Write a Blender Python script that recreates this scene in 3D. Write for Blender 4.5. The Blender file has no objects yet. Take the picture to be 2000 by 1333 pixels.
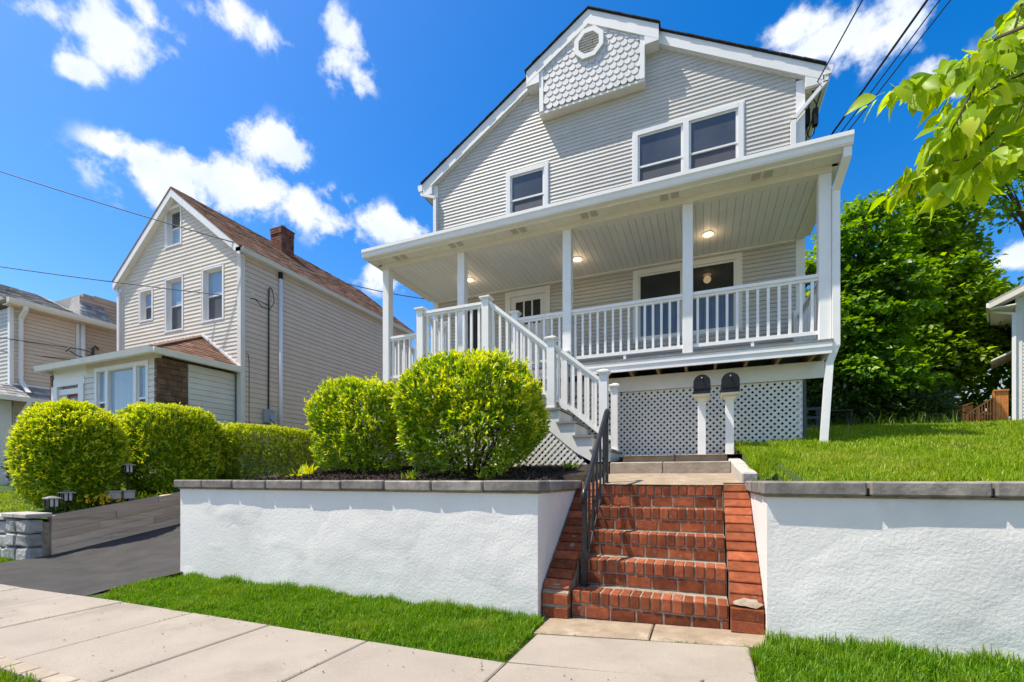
import bpy, bmesh, math, random
import numpy as np
from mathutils import Vector, Matrix, noise as mnoise

R = math.radians
random.seed(7)
rng = np.random.default_rng(11)
scene = bpy.context.scene
C = scene.collection

# ------------------------------------------------------------------ camera, sky, sun, exposure
cam_d = bpy.data.cameras.new('camera')
cam = bpy.data.objects.new('camera', cam_d)
C.objects.link(cam)
cam.location = (0, 0, 1.15)
cam.rotation_euler = (R(90), 0, R(22.75))
cam_d.sensor_width = 36
cam_d.lens = 16.0
cam_d.shift_y = 0.1343
cam_d.clip_start = 0.05
cam_d.clip_end = 3000
scene.camera = cam

SUN = Vector((0.45, 0.23, -1.0)).normalized()      # direction the light travels
SUN_EL = math.asin(-SUN.z)
SUN_ROT = math.atan2(-SUN.x, -SUN.y)
sd = bpy.data.lights.new('sun', 'SUN')
sd.energy = 4.2
sd.angle = R(0.5)
sd.color = (1.0, 0.92, 0.79)
so = bpy.data.objects.new('sun', sd)
C.objects.link(so)
so.rotation_euler = SUN.to_track_quat('-Z', 'Y').to_euler()
so.location = (-20, -10, 40)

scene.view_settings.view_transform = 'Standard'
scene.view_settings.look = 'None'
scene.view_settings.exposure = 0.78
scene.view_settings.gamma = 1.0
scene.view_settings.use_curve_mapping = False
try:
    scene.cycles.max_bounces = 8
    scene.cycles.transparent_max_bounces = 8
    scene.cycles.use_denoising = True
except Exception:
    pass

SKY_STRENGTH = 0.15
world = bpy.data.worlds.new('World')
scene.world = world
world.use_nodes = True


def build_world():
    nt = world.node_tree
    N, L = nt.nodes, nt.links
    N.clear()
    out = N.new('ShaderNodeOutputWorld')
    bg = N.new('ShaderNodeBackground')
    bg.inputs['Strength'].default_value = SKY_STRENGTH
    L.new(bg.outputs[0], out.inputs[0])
    sky = N.new('ShaderNodeTexSky')
    sky.sky_type = 'NISHITA'
    sky.sun_disc = False
    sky.sun_elevation = SUN_EL
    sky.sun_rotation = SUN_ROT
    sky.altitude = 0
    sky.air_density = 1.15
    sky.dust_density = 1.2
    sky.ozone_density = 3.0
    hsv = N.new('ShaderNodeHueSaturation')
    hsv.inputs['Saturation'].default_value = 1.50
    hsv.inputs['Hue'].default_value = 0.507
    hsv.inputs['Value'].default_value = 0.82
    L.new(sky.outputs[0], hsv.inputs['Color'])
    tc = N.new('ShaderNodeTexCoord')
    nrm = N.new('ShaderNodeVectorMath'); nrm.operation = 'NORMALIZE'
    L.new(tc.outputs['Generated'], nrm.inputs[0])
    d = nrm.outputs[0]

    def fbm(scale, detail, rough, dist=0.0):
        n = N.new('ShaderNodeTexNoise')
        n.inputs['Scale'].default_value = scale
        n.inputs['Detail'].default_value = detail
        n.inputs['Roughness'].default_value = rough
        n.inputs['Distortion'].default_value = dist
        L.new(d, n.inputs['Vector'])
        return n

    # each cloud: direction (azimuth right of +Y, elevation), half width, half height, tilt, weight   (degrees)
    clouds = CLOUDS
    acc = None
    for az, el, rh, rv, tilt, w in clouds:
        rh, rv = rh * 1.2, rv * 1.2
        a, e, t = R(az), R(el), R(tilt)
        c = Vector((math.sin(a) * math.cos(e), math.cos(a) * math.cos(e), math.sin(e)))
        eh = Vector((math.cos(a), -math.sin(a), 0))
        ev = eh.cross(c)
        h2 = eh * math.cos(t) + ev * math.sin(t)
        v2 = ev * math.cos(t) - eh * math.sin(t)
        sub = N.new('ShaderNodeVectorMath'); sub.operation = 'SUBTRACT'
        L.new(d, sub.inputs[0]); sub.inputs[1].default_value = c
        lens = []
        for axis, rad in ((h2, R(rh)), (v2, R(rv))):
            dt = N.new('ShaderNodeVectorMath'); dt.operation = 'DOT_PRODUCT'
            L.new(sub.outputs[0], dt.inputs[0]); dt.inputs[1].default_value = axis / rad
            p = N.new('ShaderNodeMath'); p.operation = 'MULTIPLY'
            L.new(dt.outputs['Value'], p.inputs[0]); L.new(dt.outputs['Value'], p.inputs[1])
            lens.append(p)
        # keep to the hemisphere round the cloud
        s = N.new('ShaderNodeMath'); s.operation = 'ADD'
        L.new(lens[0].outputs[0], s.inputs[0]); L.new(lens[1].outputs[0], s.inputs[1])
        g = N.new('ShaderNodeMath'); g.operation = 'MULTIPLY'; g.inputs[1].default_value = -1.0
        L.new(s.outputs[0], g.inputs[0])
        ex = N.new('ShaderNodeMath'); ex.operation = 'EXPONENT'
        L.new(g.outputs[0], ex.inputs[0])
        dd = N.new('ShaderNodeVectorMath'); dd.operation = 'DOT_PRODUCT'
        L.new(d, dd.inputs[0]); dd.inputs[1].default_value = c
        gt = N.new('ShaderNodeMath'); gt.operation = 'GREATER_THAN'; gt.inputs[1].default_value = 0.0
        L.new(dd.outputs['Value'], gt.inputs[0])
        m = N.new('ShaderNodeMath'); m.operation = 'MULTIPLY'
        L.new(ex.outputs[0], m.inputs[0]); L.new(gt.outputs[0], m.inputs[1])
        mw = N.new('ShaderNodeMath'); mw.operation = 'MULTIPLY'; mw.inputs[1].default_value = w
        L.new(m.outputs[0], mw.inputs[0])
        if acc is None:
            acc = mw
        else:
            mx = N.new('ShaderNodeMath'); mx.operation = 'MAXIMUM'
            L.new(acc.outputs[0], mx.inputs[0]); L.new(mw.outputs[0], mx.inputs[1])
            acc = mx
    n1 = fbm(12.0, 10.0, 0.60, 0.12)
    n2 = fbm(30.0, 6.0, 0.6, 0.0)
    # density = mask*1.15 + (n1-.5)*1.5 + (n2-.5)*.35 - .5
    def math2(op, a, b):
        q = N.new('ShaderNodeMath'); q.operation = op
        for i, x in enumerate((a, b)):
            if isinstance(x, (int, float)):
                q.inputs[i].default_value = x
            else:
                L.new(x, q.inputs[i])
        return q.outputs[0]
    m_ = math2('MULTIPLY', acc.outputs[0], 1.15)
    a1 = math2('MULTIPLY', math2('SUBTRACT', n1.outputs['Fac'], 0.5), 3.6)
    a2 = math2('MULTIPLY', math2('SUBTRACT', n2.outputs['Fac'], 0.5), 0.9)
    dens = math2('SUBTRACT', math2('ADD', math2('ADD', m_, a1), a2), 0.5)
    mr = N.new('ShaderNodeMapRange'); mr.interpolation_type = 'SMOOTHSTEP'
    mr.inputs['From Min'].default_value = -0.12
    mr.inputs['From Max'].default_value = 0.62
    L.new(dens, mr.inputs['Value'])
    gate = N.new('ShaderNodeMapRange'); gate.interpolation_type = 'SMOOTHSTEP'
    gate.inputs['From Min'].default_value = 0.05
    gate.inputs['From Max'].default_value = 0.45
    L.new(acc.outputs[0], gate.inputs['Value'])
    fac = math2('MULTIPLY', mr.outputs[0], gate.outputs[0])
    fac = math2('MULTIPLY', fac, 0.96)
    # cloud colour: white with faint blue-grey thick parts
    n3 = fbm(14.0, 5.0, 0.55, 0.0)
    shade = N.new('ShaderNodeMapRange')
    shade.inputs['From Min'].default_value = 0.35
    shade.inputs['From Max'].default_value = 0.65
    L.new(n3.outputs['Fac'], shade.inputs['Value'])
    cm = N.new('ShaderNodeMix'); cm.data_type = 'RGBA'
    L.new(shade.outputs[0], cm.inputs['Factor'])
    k = CLOUD_GAIN / SKY_STRENGTH
    cm.inputs['A'].default_value = (0.66 * k, 0.72 * k, 0.80 * k, 1)
    cm.inputs['B'].default_value = (0.80 * k, 0.82 * k, 0.84 * k, 1)
    mix = N.new('ShaderNodeMix'); mix.data_type = 'RGBA'
    L.new(fac, mix.inputs['Factor'])
    L.new(hsv.outputs[0], mix.inputs['A'])
    L.new(cm.outputs['Result'], mix.inputs['B'])
    L.new(mix.outputs['Result'], bg.inputs['Color'])


CLOUD_GAIN = 0.80
CLOUDS = [    (-68.1, 35.7, 2.4, 1.2, 0, 0.9),
    (-64.6, 36.3, 3.6, 1.9, 10, 1),
    (-66.5, 33.2, 1.4, 0.9, 0, 0.9),
    (-61.8, 38.7, 2.4, 1.1, -20, 0.8),
    (-55.4, 40.8, 3.6, 1.2, 0, 1),
    (-54.5, 40.4, 2.3, 0.8, 0, 0.8),
    (-43.4, 42.5, 2.1, 1.3, -25, 0.9),
    (-42.5, 40.4, 2.2, 1.6, 0, 1),
    (-43.4, 39.0, 1.4, 0.7, 0, 0.7),
    (-50.6, 33.0, 2.7, 1.7, 0, 1.15),
    (-62.3, 28.8, 2.7, 1.1, 5, 0.95),
    (-56.8, 28.1, 6.1, 2.3, 8, 1.15),
    (-59.8, 26.9, 3.1, 1.6, 0, 1),
    (-52.6, 28.8, 4.0, 2.1, 10, 1),
    (-47.0, 28.2, 4.6, 1.9, -10, 1),
    (-44.0, 30.1, 2.0, 1.3, 0, 0.8),
    (-37.3, 28.2, 3.9, 1.5, -10, 0.95),
    (13.0, 38.1, 6.2, 1.6, 0, 1.1),
    (9.5, 39.8, 3.4, 1.2, 0, 0.9),
    (16.3, 37.1, 4.1, 1.6, 0, 1),
    (20.8, 35.9, 1.1, 0.6, 0, 0.7),
    (20.1, 33.6, 1.6, 0.8, 0, 0.75),
    (20.3, 31.7, 2.3, 0.5, -15, 0.6),
    (-39.1, 23.1, 3.3, 1.6, 0, 0.8),
    (25.3, 18.0, 1.3, 1.2, 0, 0.9),
    (13.4, 24.3, 1.0, 0.5, 0, 0.6),
    (-48.8, 40.6, 1.0, 0.5, 0, 0.65),
    (-67.3, 34.3, 1.5, 1.1, 0, 0.6),
    (164.2, 52.1, 8.0, 2.9, -15, 1.1),  # from here on: clouds out of view, added for neutral fill light
    (141.2, 26.4, 8.9, 4.6, 3, 1.1),
    (183.4, 52.3, 4.9, 3.8, -10, 1.1),
    (263.4, 11.9, 8.9, 2.7, 6, 1.1),
    (132.5, 35.1, 9.1, 2.6, -13, 1.1),
    (265.5, 42.1, 4.5, 5.5, 13, 1.1),
    (80.9, 36.4, 4.8, 3.4, 4, 1.1),
    (92.6, 54.7, 4.3, 3.0, 9, 1.1),
    (147.1, 36.1, 7.6, 3.9, -3, 1.1),
    (62.0, 56.7, 9.8, 5.4, 5, 1.1),
    (137.0, 32.3, 8.1, 4.5, -12, 1.1),
    (109.0, 32.3, 7.1, 4.9, 0, 1.1),
    (61.5, 63.1, 6.6, 4.1, -8, 1.1),
    (153.3, 34.0, 8.6, 2.8, 1, 1.1),
    (96.0, 54.6, 4.2, 3.3, -5, 1.1),
    (201.5, 11.5, 6.8, 3.1, -7, 1.1),
    (164.5, 72.2, 6.9, 5.4, -10, 1.1),
    (267.6, 32.4, 5.1, 4.7, 12, 1.1),
    (56.5, 26.0, 8.6, 3.5, -8, 1.1),
    (57.0, 10.7, 7.7, 5.5, 15, 1.1),
    (170.8, 9.6, 5.9, 4.9, 10, 1.1),
    (202.1, 23.4, 7.2, 3.9, 4, 1.1),
    (115.4, 71.4, 9.4, 3.0, -6, 1.1),
    (255.8, 26.6, 9.7, 4.0, 6, 1.1),
    (217.1, 22.3, 5.7, 3.3, 5, 1.1),
    (214.6, 16.8, 9.3, 3.8, -8, 1.1),
    (155.1, 73.6, 7.4, 4.4, 13, 1.1),
    (276.3, 58.9, 6.5, 4.3, 12, 1.1),
    (236.5, 46.9, 6.1, 3.6, 7, 1.1),
    (184.6, 9.1, 8.3, 5.2, 9, 1.1),
    (261.4, 69.0, 7.2, 4.9, -4, 1.1),
    (77.6, 31.7, 5.9, 5.3, 6, 1.1),
    (179.6, 49.7, 4.7, 4.1, 6, 1.1),
    (145.7, 24.5, 6.4, 3.5, 6, 1.1),
    (87.6, 14.1, 5.9, 4.6, 8, 1.1),
    (206.7, 70.6, 6.2, 2.6, 0, 1.1),
    (157.0, 20.0, 8.0, 3.5, -8, 1.1),
    (130.3, 71.2, 4.0, 3.6, -7, 1.1),
    (101.3, 37.0, 5.3, 5.3, 0, 1.1),
    (215.6, 18.9, 6.8, 4.3, 10, 1.1),
    (112.5, 38.8, 9.1, 5.0, -8, 1.1),
    (178.7, 59.0, 6.4, 4.5, 5, 1.1),
    (278.7, 45.1, 8.1, 3.6, 7, 1.1),
    (129.1, 41.5, 6.2, 3.4, -11, 1.1),
    (106.9, 44.5, 5.5, 2.6, 9, 1.1),
    (120.7, 70.7, 7.6, 3.7, 11, 1.1),
    (261.4, 29.5, 4.8, 4.4, 10, 1.1),
    (195.0, 60.6, 6.5, 4.4, -7, 1.1),
]
build_world()

# ------------------------------------------------------------------ helpers
MATS = {}


def mk(name, col, col2=None, rough=0.6, scale=4.0, detail=4, bump=0.0, bscale=60.0, objvar=0.0,
       spec=0.3, stretch=(1, 1, 1), contrast=(0.35, 0.65), metal=0.0, col3=None, scale3=1.0, amt3=(0.55, 0.7), island=0.0,
       bdist=0.01, speck=0.0, sscale=170.0):
    m = bpy.data.materials.new(name)
    m.use_nodes = True
    nt = m.node_tree
    N, L = nt.nodes, nt.links
    b = N['Principled BSDF']
    b.inputs['Roughness'].default_value = rough
    b.inputs['Metallic'].default_value = metal
    b.inputs['Specular IOR Level'].default_value = spec
    geo = N.new('ShaderNodeNewGeometry')
    mul = N.new('ShaderNodeVectorMath'); mul.operation = 'MULTIPLY'
    mul.inputs[1].default_value = stretch
    L.new(geo.outputs['Position'], mul.inputs[0])
    cur = None
    if col2 is not None:
        n = N.new('ShaderNodeTexNoise')
        n.inputs['Scale'].default_value = scale
        n.inputs['Detail'].default_value = detail
        n.inputs['Roughness'].default_value = 0.6
        L.new(mul.outputs[0], n.inputs['Vector'])
        mr = N.new('ShaderNodeMapRange')
        mr.inputs['From Min'].default_value = contrast[0]
        mr.inputs['From Max'].default_value = contrast[1]
        L.new(n.outputs['Fac'], mr.inputs['Value'])
        mx = N.new('ShaderNodeMix'); mx.data_type = 'RGBA'
        mx.inputs['A'].default_value = (*col, 1)
        mx.inputs['B'].default_value = (*col2, 1)
        L.new(mr.outputs[0], mx.inputs['Factor'])
        cur = mx.outputs['Result']
    if col3 is not None:
        n = N.new('ShaderNodeTexNoise')
        n.inputs['Scale'].default_value = scale3
        n.inputs['Detail'].default_value = 5
        n.inputs['Roughness'].default_value = 0.65
        L.new(mul.outputs[0], n.inputs['Vector'])
        mr = N.new('ShaderNodeMapRange')
        mr.inputs['From Min'].default_value = amt3[0]
        mr.inputs['From Max'].default_value = amt3[1]
        L.new(n.outputs['Fac'], mr.inputs['Value'])
        mx = N.new('ShaderNodeMix'); mx.data_type = 'RGBA'
        if cur is None:
            mx.inputs['A'].default_value = (*col, 1)
        else:
            L.new(cur, mx.inputs['A'])
        mx.inputs['B'].default_value = (*col3, 1)
        L.new(mr.outputs[0], mx.inputs['Factor'])
        cur = mx.outputs['Result']
    if speck > 0:
        n = N.new('ShaderNodeTexNoise')
        n.inputs['Scale'].default_value = sscale
        n.inputs['Detail'].default_value = 2
        L.new(mul.outputs[0], n.inputs['Vector'])
        mr = N.new('ShaderNodeMapRange')
        mr.inputs['From Min'].default_value = 0.3
        mr.inputs['From Max'].default_value = 0.7
        mr.inputs['To Min'].default_value = 1 - speck
        mr.inputs['To Max'].default_value = 1 + speck
        L.new(n.outputs['Fac'], mr.inputs['Value'])
        vm = N.new('ShaderNodeVectorMath'); vm.operation = 'SCALE'
        L.new(cur, vm.inputs[0]); L.new(mr.outputs[0], vm.inputs['Scale'])
        cur = vm.outputs[0]
    if objvar > 0 or island > 0:
        amt = max(objvar, island)
        if island > 0:
            rs = geo.outputs['Random Per Island']
        else:
            oi = N.new('ShaderNodeObjectInfo')
            rs = oi.outputs['Random']
        mr = N.new('ShaderNodeMapRange')
        mr.inputs['To Min'].default_value = 1 - amt
        mr.inputs['To Max'].default_value = 1 + amt
        L.new(rs, mr.inputs['Value'])
        vm = N.new('ShaderNodeVectorMath'); vm.operation = 'SCALE'
        if cur is None:
            vm.inputs[0].default_value = col
        else:
            L.new(cur, vm.inputs[0])
        L.new(mr.outputs[0], vm.inputs['Scale'])
        cur = vm.outputs[0]
    if cur is None:
        b.inputs['Base Color'].default_value = (*col, 1)
    else:
        L.new(cur, b.inputs['Base Color'])
    if bump > 0:
        n = N.new('ShaderNodeTexNoise')
        n.inputs['Scale'].default_value = bscale
        n.inputs['Detail'].default_value = 5
        n.inputs['Roughness'].default_value = 0.6
        L.new(mul.outputs[0], n.inputs['Vector'])
        bp = N.new('ShaderNodeBump')
        bp.inputs['Strength'].default_value = bump
        bp.inputs['Distance'].default_value = bdist
        L.new(n.outputs['Fac'], bp.inputs['Height'])
        L.new(bp.outputs[0], b.inputs['Normal'])
    MATS[name] = m
    return m


def mk_leaf(name, ca, cb, cc=None, transl=0.35, rough=0.45, objrand=False, gloss=0.06, dry=None, dscale=1.5, damt=(0.5, 0.75)):
    """leaf colour varies from leaf to leaf; light shines through"""
    m = bpy.data.materials.new(name)
    m.use_nodes = True
    nt = m.node_tree
    N, L = nt.nodes, nt.links
    N.clear()
    out = N.new('ShaderNodeOutputMaterial')
    if objrand:
        oi = N.new('ShaderNodeObjectInfo'); rs = oi.outputs['Random']
    else:
        geo = N.new('ShaderNodeNewGeometry'); rs = geo.outputs['Random Per Island']
    cr = N.new('ShaderNodeValToRGB')
    cr.color_ramp.elements[0].color = (*ca, 1)
    cr.color_ramp.elements[1].color = (*cb, 1)
    if cc:
        e = cr.color_ramp.elements.new(0.86); e.color = (*cb, 1)
        cr.color_ramp.elements[-1].color = (*cc, 1)
    L.new(rs, cr.inputs[0])
    colour = cr.outputs[0]
    if dry is not None:
        g2 = N.new('ShaderNodeNewGeometry')
        nz = N.new('ShaderNodeTexNoise'); nz.inputs['Scale'].default_value = dscale; nz.inputs['Detail'].default_value = 4
        nz.inputs['Roughness'].default_value = 0.65
        L.new(g2.outputs['Position'], nz.inputs['Vector'])
        mr = N.new('ShaderNodeMapRange'); mr.inputs['From Min'].default_value = damt[0]; mr.inputs['From Max'].default_value = damt[1]
        mr.inputs['To Max'].default_value = 0.8
        L.new(nz.outputs['Fac'], mr.inputs['Value'])
        mx = N.new('ShaderNodeMix'); mx.data_type = 'RGBA'
        L.new(mr.outputs[0], mx.inputs['Factor']); L.new(colour, mx.inputs['A']); mx.inputs['B'].default_value = (*dry, 1)
        colour = mx.outputs['Result']
    df = N.new('ShaderNodeBsdfDiffuse'); tr = N.new('ShaderNodeBsdfTranslucent')
    gl = N.new('ShaderNodeBsdfGlossy'); gl.inputs['Roughness'].default_value = rough
    gl.inputs['Color'].default_value = (1, 1, 1, 1)
    L.new(colour, df.inputs['Color'])
    hs = N.new('ShaderNodeHueSaturation')
    hs.inputs['Hue'].default_value = 0.485
    hs.inputs['Saturation'].default_value = 1.05
    hs.inputs['Value'].default_value = 1.5
    L.new(colour, hs.inputs['Color'])
    L.new(hs.outputs[0], tr.inputs['Color'])
    m1 = N.new('ShaderNodeMixShader'); m1.inputs[0].default_value = transl
    L.new(df.outputs[0], m1.inputs[1]); L.new(tr.outputs[0], m1.inputs[2])
    m2 = N.new('ShaderNodeMixShader'); m2.inputs[0].default_value = gloss
    L.new(m1.outputs[0], m2.inputs[1]); L.new(gl.outputs[0], m2.inputs[2])
    L.new(m2.outputs[0], out.inputs[0])
    MATS[name] = m
    return m


def mk_emit(name, col, strength):
    m = bpy.data.materials.new(name)
    m.use_nodes = True
    b = m.node_tree.nodes['Principled BSDF']
    b.inputs['Base Color'].default_value = (*col, 1)
    b.inputs['Emission Color'].default_value = (*col, 1)
    b.inputs['Emission Strength'].default_value = strength
    MATS[name] = m
    return m


# painted and vinyl surfaces
mk('white_trim', (0.81, 0.795, 0.765), (0.76, 0.75, 0.725), rough=0.45, scale=3, objvar=0.015, spec=0.35, bump=0.05, bscale=30)
mk('white_paint', (0.83, 0.815, 0.785), (0.78, 0.765, 0.735), rough=0.5, scale=6, objvar=0.02, bump=0.06, bscale=40)
mk('cream_trim', (0.82, 0.785, 0.68), (0.77, 0.735, 0.63), rough=0.5, scale=5, objvar=0.02)
mk('ceiling_vinyl', (0.84, 0.82, 0.76), (0.80, 0.78, 0.72), rough=0.5, scale=3, objvar=0.02)
mk('soffit_vent', (0.50, 0.47, 0.38), rough=0.6)
mk('grey_vinyl', (0.56, 0.53, 0.48), (0.51, 0.485, 0.44), rough=0.5, scale=2.5, objvar=0.04, spec=0.3, col3=(0.44, 0.415, 0.37), scale3=0.9, amt3=(0.58, 0.95))
mk('grey_shingle', (0.62, 0.61, 0.595), (0.55, 0.545, 0.535), rough=0.6, scale=9, objvar=0.06)
mk('tan_vinyl', (0.70, 0.63, 0.53), (0.64, 0.575, 0.48), rough=0.5, scale=2.5, objvar=0.035, col3=(0.58, 0.51, 0.41), scale3=0.8, amt3=(0.55, 0.9))
mk('beige_vinyl', (0.66, 0.545, 0.43), (0.615, 0.505, 0.40), rough=0.5, scale=2.5, objvar=0.03)
mk('brown_vinyl', (0.53, 0.41, 0.30), (0.49, 0.375, 0.275), rough=0.5, scale=2.5, objvar=0.03)
mk('cream_vinyl', (0.70, 0.67, 0.61), (0.65, 0.62, 0.56), rough=0.5, scale=2.5, objvar=0.03)
mk('wall_core', (0.35, 0.34, 0.33), rough=0.8)
mk('stucco', (0.79, 0.755, 0.705), (0.72, 0.69, 0.65), rough=0.9, scale=1.6, bump=0.30, bscale=44, spec=0.08,
   contrast=(0.4, 0.7), bdist=0.014, col3=(0.60, 0.575, 0.535), scale3=1.1, amt3=(0.56, 0.85))
mk('coping_stone', (0.16, 0.146, 0.132), (0.27, 0.245, 0.215), rough=0.85, scale=7, bump=0.5, bscale=30, objvar=0.22, spec=0.15,
   col3=(0.38, 0.335, 0.28), scale3=5.0, amt3=(0.54, 0.76))
mk('brick', (0.31, 0.092, 0.040), (0.18, 0.048, 0.024), rough=0.9, scale=13, bump=0.5, bscale=90, objvar=0.36, spec=0.1,
   col3=(0.34, 0.24, 0.17), scale3=13, amt3=(0.60, 0.80))
mk('mortar', (0.22, 0.17, 0.125), (0.34, 0.285, 0.22), rough=0.95, scale=14, bump=0.6, bscale=80, spec=0.1)
mk('concrete', (0.325, 0.282, 0.232), (0.29, 0.25, 0.205), rough=0.85, scale=2.6, bump=0.35, bscale=160, objvar=0.035,
   col3=(0.22, 0.185, 0.145), scale3=1.7, amt3=(0.53, 0.8), bdist=0.004, speck=0.16)
mk('joint_dirt', (0.085, 0.075, 0.055), (0.13, 0.11, 0.08), rough=1.0, scale=20)
mk('rough_concrete', (0.34, 0.265, 0.185), (0.25, 0.19, 0.13), rough=0.9, scale=6, bump=0.7, bscale=40,
   col3=(0.40, 0.33, 0.25), scale3=4)
mk('step_stone', (0.30, 0.235, 0.175), (0.40, 0.33, 0.26), rough=0.9, scale=5, bump=0.8, bscale=28, objvar=0.1)
mk('asphalt', (0.050, 0.047, 0.045), (0.068, 0.064, 0.061), rough=0.9, scale=3, bump=0.6, bscale=220, bdist=0.004, spec=0.15, speck=0.35,
   col3=(0.09, 0.085, 0.08), scale3=30, amt3=(0.62, 0.75))
mk('pale_road', (0.29, 0.265, 0.23), (0.34, 0.31, 0.275), rough=0.9, scale=2)  # unseen road, its colour raised to bounce light onto the fronts
mk('timber', (0.72, 0.54, 0.39), (0.52, 0.385, 0.28), rough=0.9, scale=9, stretch=(1, 0.18, 2.2), bump=0.5, bscale=30,
   objvar=0.2, col3=(0.17, 0.135, 0.11), scale3=2.2, amt3=(0.58, 0.8))
mk('field_stone', (0.40, 0.39, 0.37), (0.30, 0.29, 0.275), rough=0.9, scale=8, bump=1.0, bscale=14, objvar=0.2,
   col3=(0.20, 0.20, 0.17), scale3=6, bdist=0.03)
mk('cap_stone', (0.36, 0.33, 0.30), (0.46, 0.43, 0.39), rough=0.9, scale=6, bump=0.6, bscale=20, objvar=0.12)
mk('black_iron', (0.010, 0.011, 0.013), (0.02, 0.022, 0.027), rough=0.35, scale=20, spec=0.4)
mk('black_plastic', (0.010, 0.010, 0.011), (0.018, 0.018, 0.019), rough=0.5, scale=10, spec=0.25)
mk('wire_black', (0.02, 0.02, 0.022), rough=0.6)
mk('roof_black', (0.022, 0.022, 0.024), (0.04, 0.04, 0.042), rough=0.9, scale=20, bump=0.5, bscale=60)
mk('roof_brown', (0.22, 0.115, 0.07), (0.14, 0.075, 0.05), rough=0.95, scale=5, bump=0.4, bscale=60, island=0.34)
mk('roof_grey', (0.27, 0.265, 0.26), (0.36, 0.35, 0.335), rough=0.95, scale=3, bump=0.4, bscale=60, island=0.36)
mk('glass_dark', (0.062, 0.070, 0.082), (0.10, 0.108, 0.12), rough=0.04, scale=0.9, spec=0.6)
mk('glass_deep', (0.018, 0.02, 0.022), (0.03, 0.032, 0.034), rough=0.03, scale=1.5, spec=0.55)
mk('screen_mesh', (0.075, 0.08, 0.09), (0.095, 0.10, 0.115), rough=0.55, scale=2)
mk('curtain', (0.07, 0.095, 0.14), (0.15, 0.18, 0.24), rough=0.12, scale=9, stretch=(3, 3, 0.15), spec=0.5)
mk('glass_blue', (0.22, 0.33, 0.46), (0.30, 0.42, 0.56), rough=0.05, scale=0.8, spec=0.5)  # blue of the reflected sky is put into the base colour
mk('glass_blind', (0.30, 0.40, 0.50), (0.40, 0.50, 0.60), rough=0.08, scale=6, stretch=(3, 3, 0.1), spec=0.5)  # white blind behind glass, sky reflection mixed into its colour
mk('glass_purple', (0.10, 0.06, 0.16), (0.14, 0.09, 0.2), rough=0.08, scale=2, spec=0.5)
mk('red_door', (0.22, 0.012, 0.012), (0.17, 0.01, 0.01), rough=0.4)
mk('veneer', (0.20, 0.12, 0.075), (0.115, 0.07, 0.045), rough=0.85, scale=5, objvar=0.3, bump=0.5, bscale=20)
mk('chimney_brick', (0.26, 0.11, 0.07), (0.12, 0.055, 0.04), rough=0.9, scale=6, objvar=0.25, bump=0.4)
mk('deck_grey', (0.20, 0.19, 0.18), (0.27, 0.255, 0.24), rough=0.75, scale=7, bump=0.2)
mk('joist_wood', (0.36, 0.25, 0.14), (0.27, 0.18, 0.10), rough=0.9, scale=9)
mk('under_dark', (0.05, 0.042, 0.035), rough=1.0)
mk('lattice_white', (0.86, 0.84, 0.79), (0.80, 0.775, 0.72), rough=0.6, scale=7, objvar=0.05)
mk('cedar', (0.72, 0.28, 0.075), (0.58, 0.215, 0.055), rough=0.7, scale=8, objvar=0.12)
mk('mulch', (0.030, 0.021, 0.016), (0.055, 0.037, 0.027), rough=1.0, scale=30, bump=0.8, bscale=60, bdist=0.03)
mk('mulch_chip', (0.034, 0.023, 0.017), (0.06, 0.04, 0.03), rough=0.95, scale=30, island=0.5)
mk('soil_grass', (0.055, 0.10, 0.016), (0.035, 0.065, 0.012), rough=1.0, scale=9, bump=0.7, bscale=50, bdist=0.03)
mk('earth', (0.07, 0.085, 0.03), (0.05, 0.065, 0.022), rough=1.0, scale=0.6)
mk('bark', (0.10, 0.075, 0.055), (0.055, 0.042, 0.032), rough=0.95, scale=14, stretch=(1, 1, 0.3), bump=0.8, bscale=30)
mk('twig', (0.055, 0.042, 0.03), (0.085, 0.065, 0.045), rough=0.95, scale=20)
mk('steel_grey', (0.36, 0.37, 0.38), rough=0.4, metal=0.6)
mk('meter_grey', (0.33, 0.35, 0.36), (0.28, 0.30, 0.31), rough=0.5)
mk('lamp_pane', (0.62, 0.62, 0.58), rough=0.3)
mk('grey_pipe', (0.07, 0.08, 0.085), rough=0.5)
mk('terracotta', (0.36, 0.30, 0.26), (0.45, 0.40, 0.36), rough=0.85, scale=8)
mk('flower_yellow', (0.75, 0.48, 0.02), rough=0.6)
mk('far_white', (0.70, 0.72, 0.76), (0.62, 0.64, 0.68), rough=0.7, scale=1)
mk_emit('lit_lens', (1.0, 0.72, 0.36), 1.15)
mk_leaf('leaf_shrub', (0.10, 0.23, 0.006), (0.26, 0.41, 0.008), (0.52, 0.58, 0.010), transl=0.46, gloss=0.04)
mk_leaf('leaf_new', (0.42, 0.52, 0.008), (0.66, 0.67, 0.010), transl=0.44, gloss=0.04)
mk_leaf('leaf_hedge', (0.11, 0.21, 0.007), (0.28, 0.38, 0.009), (0.48, 0.52, 0.010), transl=0.45, gloss=0.04)
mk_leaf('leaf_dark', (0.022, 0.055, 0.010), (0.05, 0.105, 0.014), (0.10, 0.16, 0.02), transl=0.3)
mk_leaf('leaf_maple', (0.07, 0.18, 0.006), (0.17, 0.34, 0.009), (0.30, 0.47, 0.012), transl=0.46, gloss=0.03, dry=(0.05, 0.125, 0.008), dscale=0.7)
mk_leaf('leaf_light', (0.11, 0.22, 0.008), (0.22, 0.38, 0.012), (0.34, 0.50, 0.016), transl=0.46, gloss=0.03, dry=(0.07, 0.16, 0.01), dscale=0.7)
mk_leaf('leaf_big', (0.20, 0.34, 0.006), (0.40, 0.54, 0.008), (0.62, 0.66, 0.05), transl=0.55, objrand=True, gloss=0.02)
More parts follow.
